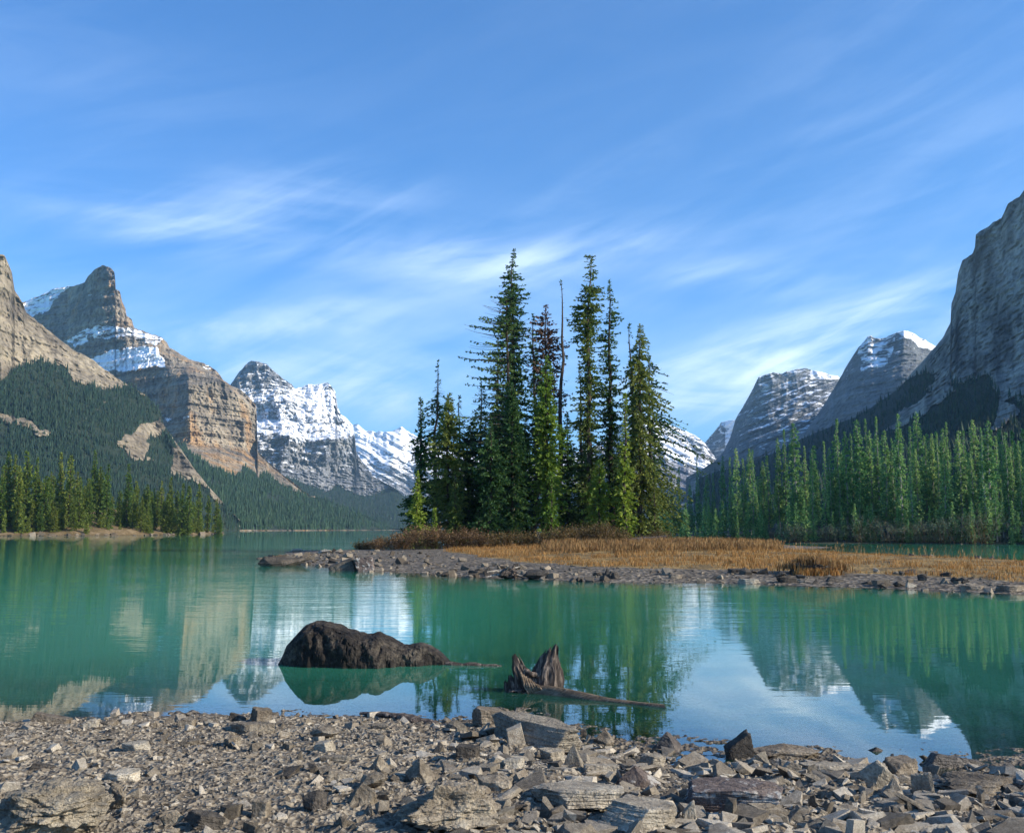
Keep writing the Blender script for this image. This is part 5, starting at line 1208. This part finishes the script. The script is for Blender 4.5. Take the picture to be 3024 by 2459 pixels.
# ------------------------------------------------------------------ boulder in the water: three lobes of one rock
X, Y, Z = near_point(755, 1388, None)
PR = np.array([(578, 1388), (584, 1374), (592, 1350), (606, 1330), (622, 1313), (636, 1301), (652, 1294), (680, 1295), (704, 1303), (728, 1309), (744, 1318), (754, 1325), (768, 1323), (784, 1320), (800, 1327), (820, 1341), (836, 1347), (852, 1344), (872, 1345), (890, 1352), (905, 1361), (916, 1371), (930, 1388)], float)
nu, nv_ = 420, 150
ux = np.linspace(578, 930, nu); topz = (1388 - np.interp(ux, PR[:, 0], PR[:, 1])) / F * Y
dep = .16 + .42 * np.sin(np.pi * np.linspace(0, 1, nu)) ** .6 * (topz / topz.max()) ** .35
v = np.linspace(-.18, 1.18, nv_)[:, None]; ang = np.pi * v
cy_ = -np.sign(np.cos(ang)) * np.abs(np.cos(ang)) ** .65; cz_ = np.sign(np.sin(ang)) * np.abs(np.sin(ang)) ** .62
gx_ = np.broadcast_to((ux - 755) / F * Y, (nv_, nu)); gy_ = cy_ * dep[None]; gz_ = np.maximum(cz_, -.5) * (topz[None] * .88 + .02)
nn_ = 1 + .16 * fbm(gx_ * 3.0, gy_ * 3.0, gz_ * 3.0, 5, 31) - .26 * np.maximum(ridged(gx_ * 2.6, gy_ * 1.8, gz_ * 1.4, 2, 33) - .05, 0) + .07 * fbm(gx_ * 14, gy_ * 14, gz_ * 5, 3, 35) - .10 * np.maximum(ridged(gx_ * 7, gy_ * 7, gz_ * 2.2, 3, 37) - .45, 0)
V = np.stack([gx_, gy_ * nn_, gz_ * (1 + (nn_ - 1) * .45)], -1).reshape(-1, 3)
ob = mesh_np('boulder', V, grid_faces(nv_, nu)[:, ::-1], m_black); ob.location = (X, Y + .30, 0); tag(ob, 'big dark humped boulder sitting in the still green water', 'rock')

# ------------------------------------------------------------------ driftwood
m_wood = newmat('weathered_wood')
def wood_mat(name, a, b_, c, sc=(9, 9, 1.2)):
    m, nt, b, out = newmat(name); g1 = noise(nt, mapping(nt, sc), 2.2, 5, .65, .6); g2 = noise(nt, mapping(nt, (sc[0] * 4, sc[1] * 4, sc[2] * 2)), 2.0, 4, .6)
    f = math_(nt, 'ADD', math_(nt, 'MULTIPLY', g1, .65), math_(nt, 'MULTIPLY', g2, .35))
    nt.links.new(ramp(nt, f, [(.36, a), (.5, b_), (.62, c)]), b.inputs['Base Color']); bump(nt, b, f, 1.0, .03); b.inputs['Roughness'].default_value = .85; return m
m_snag = wood_mat('dark_weathered_wood', (.018, .014, .012), (.055, .042, .034), (.24, .19, .15))
m_log = wood_mat('sodden_log', (.06, .042, .026), (.13, .092, .058), (.22, .165, .11), (1.2, 9, 9))
def shard(pts, rad, seed, groove=.35, S=26, flat=.6):
    """splintered upright wood: a fluted tapering column along pts"""
    r = np.random.default_rng(seed); pts = np.array(pts, float); n = 40; t = np.linspace(0, 1, n); k = np.linspace(0, 1, len(pts))
    P = np.stack([np.interp(t, k, pts[:, i]) for i in range(3)], -1); rd = np.interp(t, np.linspace(0, 1, len(rad)), rad); V = []; 
    for i in range(n):
        for s in range(S):
            a = 2 * np.pi * s / S; q = 1 + groove * float(fbm(np.cos(a) * 2.6 + seed, np.sin(a) * 2.6, t[i] * 1.6, 4, seed))
            # torn top: each flute ends at its own height
            top = 1 - .30 * abs(float(vnoise(np.cos(a) * 2.2 + seed, np.sin(a) * 2.2, 0, seed + 9)))
            tt = min(t[i], top); rr = np.interp(tt, np.linspace(0, 1, len(rad)), rad) * q
            pp = np.array([np.interp(tt, k, pts[:, c]) for c in range(3)])
            V.append(pp + np.array([math.cos(a) * rr, math.sin(a) * rr * flat, 0]))
    Fq = [(i * S + s, i * S + (s + 1) % S, (i + 1) * S + (s + 1) % S, (i + 1) * S + s) for i in range(n - 1) for s in range(S)]
    b0 = len(V); V.append(P[-1] * .2 + P[-4] * .8)
    F3 = [((n - 1) * S + s, (n - 1) * S + (s + 1) % S, b0) for s in range(S)]
    return np.array(V), np.array(Fq), np.array(F3)
sx, sy, sz_ = near_point(1110, 1440, None)
k_ = sy / F
def L(x, y, dy=0.): return ((x - 1110) * k_, dy, (1438 - y) * k_)
stump = empty('driftwood_stump', (sx, sy, 0)); tag(stump, 'dark splintered stump rising from the water on a half sunk log', 'driftwood')
def sh(name, pts, rad, seed, mat=m_snag, **kw):
    V, Fq, F3 = shard(pts, rad, seed, **kw); m = MB(); m.add(V, Fq)
    o = m.build(name, mat, stump); return o
sh('snag', [L(1140, 1452), L(1146, 1400), L(1148, 1370), L(1156, 1340)], [.15, .13, .10, .065, .03], 3, groove=.7)
sh('snag', [L(1118, 1452), L(1126, 1405, .03), L(1136, 1372, .04), L(1143, 1356, .05)], [.10, .09, .05, .02], 5, groove=.6)
sh('snag', [L(1118, 1450), L(1098, 1420), L(1082, 1390), L(1074, 1362)], [.14, .14, .095, .055, .03], 8, groove=.6)
sh('snag', [L(1085, 1452), L(1070, 1420), L(1063, 1404)], [.10, .05, .012], 11, groove=.5)
sh('snag', [L(1075, 1450), L(1060, 1430), L(1054, 1414)], [.09, .045, .01], 12, groove=.5)
sh('snag', [L(1105, 1450, -.06), L(1085, 1432, -.1), L(1062, 1436, -.14)], [.08, .06, .02], 14, groove=.5)
def br(name, pts, r0, r1, mat=m_snag, parent=stump, seed=0):
    pts = np.array(pts, float); t = np.linspace(0, 1, len(pts)); tt = np.linspace(0, 1, 14); P = np.stack([np.interp(tt, t, pts[:, i]) for i in range(3)], -1)
    P += .012 * np.stack([fbm(tt * 4, tt * 0 + seed, 0, 3, 3), fbm(tt * 4, tt * 0 + seed, 2, 3, 4), fbm(tt * 4, tt * 0 + seed, 5, 3, 6)], -1) * (r0 / .03)
    V, Fq = tube(P, np.linspace(r0, r1, 14), 9); m = MB(); m.add(V, Fq); return m.build(name, mat, parent, True)
br('branch', [L(1094, 1396, -.03), L(1108, 1402, -.05), L(1124, 1408, -.02)], .035, .022, seed=1)
for q in range(7):
    br('root', [L(1086 + q * 5, 1400 + q * 4, -.09), L(1094 + q * 5, 1424, -.16 - .01 * q), L(1104 + 6 * q, 1443, -.20)], .018, .008, m_log, seed=q + 3)
br('root', [L(1112, 1440, -.1), L(1096, 1452, -.35), L(1090, 1462, -.5)], .022, .008, m_log, seed=20)
br('root', [L(1104, 1440, -.1), L(1075, 1443, -.3), L(1052, 1446, -.34)], .030, .010, m_log, seed=22)
# the log itself, floating awash towards the right
lx0 = (sx - .05, sy - .05); lx1 = on_z(1385, 1474)
n = 60; S = 22; t = np.linspace(0, 1, n); V = []
for i in range(n):
    c = np.array([lx0[0] * (1 - t[i]) + lx1[0] * t[i], lx0[1] * (1 - t[i]) + lx1[1] * t[i], -.035 - .012 * t[i] + .012 * math.sin(t[i] * 7)])
    rr = .115 * (1 - .40 * t[i])
    for s in range(S):
        a = 2 * math.pi * s / S; q = 1 + .22 * float(fbm(math.cos(a) * 3, math.sin(a) * 3, t[i] * 2.5, 4, 77)); V.append(c + np.array([-.10 * math.cos(a), math.cos(a), math.sin(a)]) * rr * q)
Fq = np.array([(i * S + s, i * S + (s + 1) % S, (i + 1) * S + (s + 1) % S, (i + 1) * S + s) for i in range(n - 1) for s in range(S)])
m = MB(); m.add(np.array(V) - np.array([sx, sy, 0]), Fq); m.build('log', m_log, stump, True)
# half sunk plank at the near waterline and the thin log behind the boulder
pa = on_z(750, 1484, .03); pb = on_z(915, 1502, .03)
V = []; n = 46; S = 12
for i in range(n):
    t = i / (n - 1); rr = .085 * math.sin(math.pi * min(1, .06 + t * .94)) ** .35 * (.35 + .65 * t) * (1 + .25 * float(fbm(t * 9, 0, 0, 3, 5)))
    for s in range(S):
        a = 2 * math.pi * s / S; q = 1 + .3 * float(fbm(math.cos(a) * 2, math.sin(a) * 2, t * 6, 3, 15))
        V.append((pa[0] * (1 - t) + pb[0] * t, pa[1] * (1 - t) + pb[1] * t + math.cos(a) * rr * 1.6 * q, .02 + math.sin(a) * rr * .55 * q + .015 * math.sin(t * 5)))
Fq = np.array([(i * S + s, i * S + (s + 1) % S, (i + 1) * S + (s + 1) % S, (i + 1) * S + s) for i in range(n - 1) for s in range(S)])
m = MB(); m.add(V, Fq); tag(m.build('driftwood_plank', m_snag, None, True), 'long dark plank of driftwood half afloat at the near waterline', 'driftwood')
pa = on_z(925, 1385, 0); pb = on_z(1046, 1388, 0)
V, Fq = tube([(pa[0] + (pb[0] - pa[0]) * q / 9, pa[1] + (pb[1] - pa[1]) * q / 9, -.012 + .01 * math.sin(q * 1.7)) for q in range(10)], [.035, .05, .05, .045, .05, .045, .04, .04, .03, .015], 10)
m = MB(); m.add(V, Fq); tag(m.build('sunken_log', m_snag, None, True), 'thin sodden log awash beside the humped boulder', 'driftwood')
# bleached root mass on the island shore, and a fallen log at the meadow edge
m_bleach = wood_mat('bleached_wood', (.10, .085, .07), (.26, .23, .19), (.50, .46, .40))
rx, ry, rz_ = near_point(1058, 1206, zi)
rt = empty('uprooted_stump', (rx, ry, rz_)); tag(rt, 'bleached tangle of roots stranded on the island gravel', 'driftwood')
rr_ = random.Random(4)
for q in range(16):
    a = rr_.uniform(-.5, 3.6); l = rr_.uniform(.3, .85)
    br('root', [(0, 0, .15), (math.cos(a) * l * .5, rr_.uniform(-.2, .2), .2 + math.sin(a) * l * .4), (math.cos(a) * l, rr_.uniform(-.4, .3), max(.02, .15 + math.sin(a) * l * .6))], .05, .015, m_bleach if q % 3 else m_snag, rt, q)
V, Fc = rock_data(.7, .5, .4, 'craggy', 99, 4, .2); mesh_np('burl', V, Fc, m_snag, rt)
fx, fy, fz_ = near_point(1345, 1128, zi)
fx, fy = (1345 - CX) / F * 66, 66.; fz_ = zi(fx, fy)
V, Fq = tube([(-1.2, 0, .25), (-.6, .1, .32), (0, .1, .35), (.7, 0, .42), (1.3, -.1, .55)], [.16, .2, .19, .17, .12], 10)
m = MB(); m.add(V, Fq); fl = m.build('fallen_log', m_snag, None, True); fl.location = (fx, fy, fz_ + .1); tag(fl, 'dark fallen log lying in the tall grass beside the grove', 'driftwood')

# ------------------------------------------------------------------ grass and shrubs on the island
def grassmat(name, a, b_, c):
    m = leafmat(name, a, b_, c, .35, hue=0); return m
m_gold = grassmat('golden_grass', (.20, .095, .026), (.34, .175, .052), (.52, .32, .12))
m_russet = grassmat('russet_grass', (.10, .055, .022), (.23, .125, .045), (.42, .28, .12))
m_bush = grassmat('bare_shrub_twigs', (.060, .038, .020), (.16, .095, .045), (.32, .20, .10))
m_bush2 = grassmat('shrub_leaves', (.05, .05, .02), (.12, .085, .03), (.22, .15, .06))
def blades(name, x, y, z, h, mat, label, seed, per=4, w=.03, lean=.35, heads=False, cat='grass'):
    r = np.random.default_rng(seed); n = len(x) * per
    bx = np.repeat(x, per) + r.normal(0, .09, n); by = np.repeat(y, per) + r.normal(0, .09, n); bz = np.repeat(z, per) - .03; hh = np.repeat(h, per) * r.uniform(.55, 1.25, n)
    a = r.uniform(0, 6.28, n); dx_, dy_ = np.cos(a), np.sin(a); ln = r.uniform(.1, lean, n) * hh; la = r.uniform(0, 6.28, n); lx, lyy = np.cos(la) * ln, np.sin(la) * ln
    B = np.stack([bx, by, bz], -1); W = np.stack([dx_ * w, dy_ * w, 0 * dx_], -1)
    M = B + np.stack([lx * .35, lyy * .35, hh * .6], -1); Tt = B + np.stack([lx, lyy, hh], -1)
    V = np.stack([B - W, B + W, M + W * .7, M - W * .7, Tt], 1); Fb = np.array([[0, 1, 2], [0, 2, 3], [3, 2, 4]])
    if heads:
        H1 = Tt + np.stack([W[:, 0] * 1.6, W[:, 1] * 1.6, 0 * hh - .04], -1); H2 = Tt - np.stack([W[:, 0] * 1.6, W[:, 1] * 1.6, 0 * hh + .04], -1); H3 = Tt + np.stack([lx * .2, lyy * .2, .16 + 0 * hh], -1)
        V = np.concatenate([V, np.stack([H1, H2, H3], 1)], 1); Fb = np.concatenate([Fb, [[5, 6, 7]]])
    k = V.shape[1]; Fc = (Fb[None] + (np.arange(n) * k)[:, None, None]).reshape(-1, 3)
    return tag(mesh_np(name, V.reshape(-1, 3), Fc, mat), label, cat, kind='stuff')
r = np.random.default_rng(77); n = 60000
x = r.uniform(-14, 50, n); y = r.uniform(26, 108, n); ok = np.abs(x / y) < .56; x, y = x[ok], y[ok]
tf_ = turf(x, y); z, d = z_isl(x, y); ok = (tf_ * (1 - .7 * (fbm(x / 2.2, y / 2.2, 6, 3, 58) > .28)) > r.uniform(.2, .9, len(x))) & (y < 90); x, y, z, d = x[ok], y[ok], z[ok], d[ok]
xpD = CX + x / y * F
tall = sst(1010, 1250, xpD) * sst(1690, 1560, xpD) * sst(46, 56, y)
gg = tall < .5
hgt = .20 + .16 * fbm(x / 2., y / 2., 0, 3, 55) + .12 * sst(0, 30, x) * 0
blades('grass', x[gg], y[gg], z[gg], np.clip(hgt[gg], .08, .5) * (.9 - .5 * sst(10, 24, x[gg])) * (.75 + .5 * (vnoise(x[gg] / 1.3, y[gg] / 1.3, 0, 57) > .2)), m_gold, 'golden dry grass covering the spit and the island edge', 1, per=6, w=.013)
blades('grass', x[~gg], y[~gg], z[~gg], .34 + .30 * np.clip(fbm(x[~gg] / 3, y[~gg] / 3, 0, 3, 56), -.5, 1), m_russet, 'tall russet grass with pale seed heads beside the grove', 2, per=6, w=.014, heads=True)
# sedge stems with seed heads along the back edge of the spit
x = r.uniform(10, 36, 2600); y = r.uniform(50, 80, 2600); z, d = z_isl(x, y); ok = (d > .1) & (d < 2.4) & (y > 48) & (CX + x / y * F > 1560); 
blades('reeds', x[ok], y[ok], z[ok], .25 + .4 * r.uniform(0, 1, ok.sum()), m_gold, 'thin pale reeds along the back edge of the spit', 3, per=1, w=.012, heads=True, cat='reeds')
# grass on the capped boulder
gx, gy, gz = near_point(1702, 1198, zi)
x = gx + r.normal(0, .55, 260); y = gy + .4 + r.normal(0, .35, 260); blades('grass', x, y, np.full(260, gz + .42) - .25 * np.abs(x - gx), np.full(260, .28), m_russet, 'dry grass cap growing on the boulder of the spit', 4, per=5, w=.016)
x = gx + r.uniform(-.7, .7, 300); y = gy - .05 + r.normal(0, .1, 300); blades('grass', x, y, np.full(300, gz), np.full(300, .26), m_gold, 'golden grass fringe at the foot of the capped boulder', 5, per=4, w=.016)

def shrub(X, Y, w, h, mat, label, seed, n=70, group='shrubs under the island trees'):
    r = np.random.default_rng(seed); m = MB(); tips = []
    for q in range(n):
        a = r.uniform(0, 6.28); o0 = r.normal(0, w * .16, 2); rr = r.uniform(.1, .5) * w; hh = h * r.uniform(.55, 1.1) * (1 - .35 * (rr / w * 2) ** 2)
        p = np.array([[o0[0], o0[1], 0], [o0[0] + math.cos(a) * rr * .45, o0[1] + math.sin(a) * rr * .45, hh * .55], [o0[0] + math.cos(a) * rr, o0[1] + math.sin(a) * rr, hh]])
        for (pa_, wd) in ((p, .012),):
            s_ = np.array([-math.sin(a), math.cos(a), 0]) * wd
            m.add(np.array([pa_[0] - s_, pa_[0] + s_, pa_[1] + s_ * .7, pa_[1] - s_ * .7, pa_[2]]), [(0, 1, 2), (0, 2, 3), (3, 2, 4)])
        for k in range(9):
            t = r.uniform(.35, 1); b = p[1] * (1 - t) + p[2] * t if t > .5 else p[0] * (1 - t) + p[1] * t; e = b + r.normal(0, .16, 3) + np.array([0, 0, .16]); s_ = r.normal(0, 1, 3); s_ *= .010 / np.linalg.norm(s_)
            m.add(np.array([b - s_, b + s_, e]), [(0, 1, 2)]); tips.append(e); tips.append((b + e) / 2)
    root = empty('shrub', (X, Y, zi(X, Y) - .05)); tag(root, label, 'shrub', group)
    m.build('branches', m_bush, root)
    tips = np.array(tips); k = len(tips); d = r.normal(0, 1, (k, 3)); d /= np.linalg.norm(d, axis=1, keepdims=True); e = np.cross(d, r.normal(0, 1, (k, 3))); e /= np.linalg.norm(e, axis=1, keepdims=True); sz = r.uniform(.03, .08, (k, 1))
    V = np.stack([tips, tips + d * sz + e * sz * .5, tips + d * sz * 2, tips + d * sz - e * sz * .5], 1); Fc = (np.array([[0, 1, 2], [0, 2, 3]])[None] + (np.arange(k) * 4)[:, None, None]).reshape(-1, 3)
    mesh_np('foliage', V.reshape(-1, 3), Fc, mat, root); return root
SH = [(790, 72, 1.6, .5, 'low dark shrub at the outer end of the island bushes'), (820, 70, 2.2, .8, 'dark twiggy shrub second from the lake end'), (848, 70, 2.2, 1.1, 'tall dark shrub beside the reddish one'),
      (878, 68, 1.9, 1.45, 'reddish bare shrub under the end spruce'), (905, 67, 1.8, 1.3, 'reddish shrub below the tiny young spruce'), (935, 67, 2.2, 1.1, 'greyish pink shrub before the olive spruce'), (968, 67, 2.2, 1.2, 'rounded brown shrub before the leaning snag'),
      (1000, 66, 2., .9, 'dark low shrub in the shade before the dense pair'), (1040, 66, 2.4, .9, 'nearly black shrub at the foot of the tallest spire'), (1090, 66, 2.2, .8, 'dark shrub between the tallest spire and the rusty topped tree'),
      (1135, 65, 1.9, .9, 'green brown shrub under the bright cone shaped spruce'), (1175, 65, 2.2, 1.1, 'brown shrub below the bare snag'), (1215, 66, 2., 1.2, 'olive shrub before the thin airy spruce'), (1252, 65, 1.7, 1.4, 'orange brown shrub before the second tallest spruce'),
      (1285, 66, 2., 1.0, 'olive brown shrub at the foot of the young sunlit spruce'), (1372, 70, 1.6, 1.0, 'small brown shrub under the brownish spruce'), (760, 73, 1.2, .35, 'sprawling low shrub on the gravel bar')]
for q, (xp, Y, w, h, lb) in enumerate(SH):
    X = (xp - CX) / F * Y; shrub(X, Y, w, h, m_bush if q < 8 else m_bush2, lb, 300 + q)
# shrubs at the foot of the shaded forest
m_pbush = grassmat('pale_shrub_leaves', (.06, .09, .05), (.12, .16, .10), (.22, .26, .18))
def rshrub(xp, d, w, h, lb, q):
    X, Y = bank_pos(xp, d, RBANK, None); o = shrub(X, Y, w, h, m_pbush, lb, 400 + q, 120, 'shrubs at the foot of the shaded forest'); o.location[2] = zb_right(X, Y)
for q, (xp, w, h, lb) in enumerate([(1655, 4, 2.2, 'rounded pale shrub on the forest shore near the end of the island meadow'), (1795, 5, 3.2, 'tall pale shrub leaning over the forest shore'), (1860, 6, 2.6, 'wide spreading pale shrub on the forest shore'),
      (1915, 5, 2.4, 'spreading pale shrub next to the widest one on the forest shore'), (1965, 5, 3.0, 'dark green shrub beside the spreading pale ones'), (2040, 6, 4.0, 'large brownish bush near the picture edge on the forest shore'), (1730, 4, 1.8, 'low shrub by fallen trunks on the forest shore')]):
    rshrub(xp, 1.0, w, h, lb, q)

# ------------------------------------------------------------------ haze
HAZE_D = .000085
m = bpy.data.materials.new('haze'); m.use_nodes = True; nt = m.node_tree; nt.nodes.clear()
o1 = N(nt.nodes, 'ShaderNodeOutputMaterial'); v = N(nt.nodes, 'ShaderNodeVolumePrincipled'); v.inputs['Density'].default_value = HAZE_D; v.inputs['Color'].default_value = (.42, .74, 1.0, 1); v.inputs['Anisotropy'].default_value = .2
nt.links.new(v.outputs[0], o1.inputs['Volume'])
bx_ = np.array([(x, y, z) for x in (-9500., 9500.) for y in (-400., 9800.) for z in (-4.2, 1050.)])
o = mesh_np('haze', bx_, np.array([[0, 1, 3, 2], [4, 6, 7, 5], [0, 4, 5, 1], [2, 3, 7, 6], [0, 2, 6, 4], [1, 5, 7, 3]]), m); tag(o, 'thin bluish air haze over the whole valley', 'haze', kind='stuff')
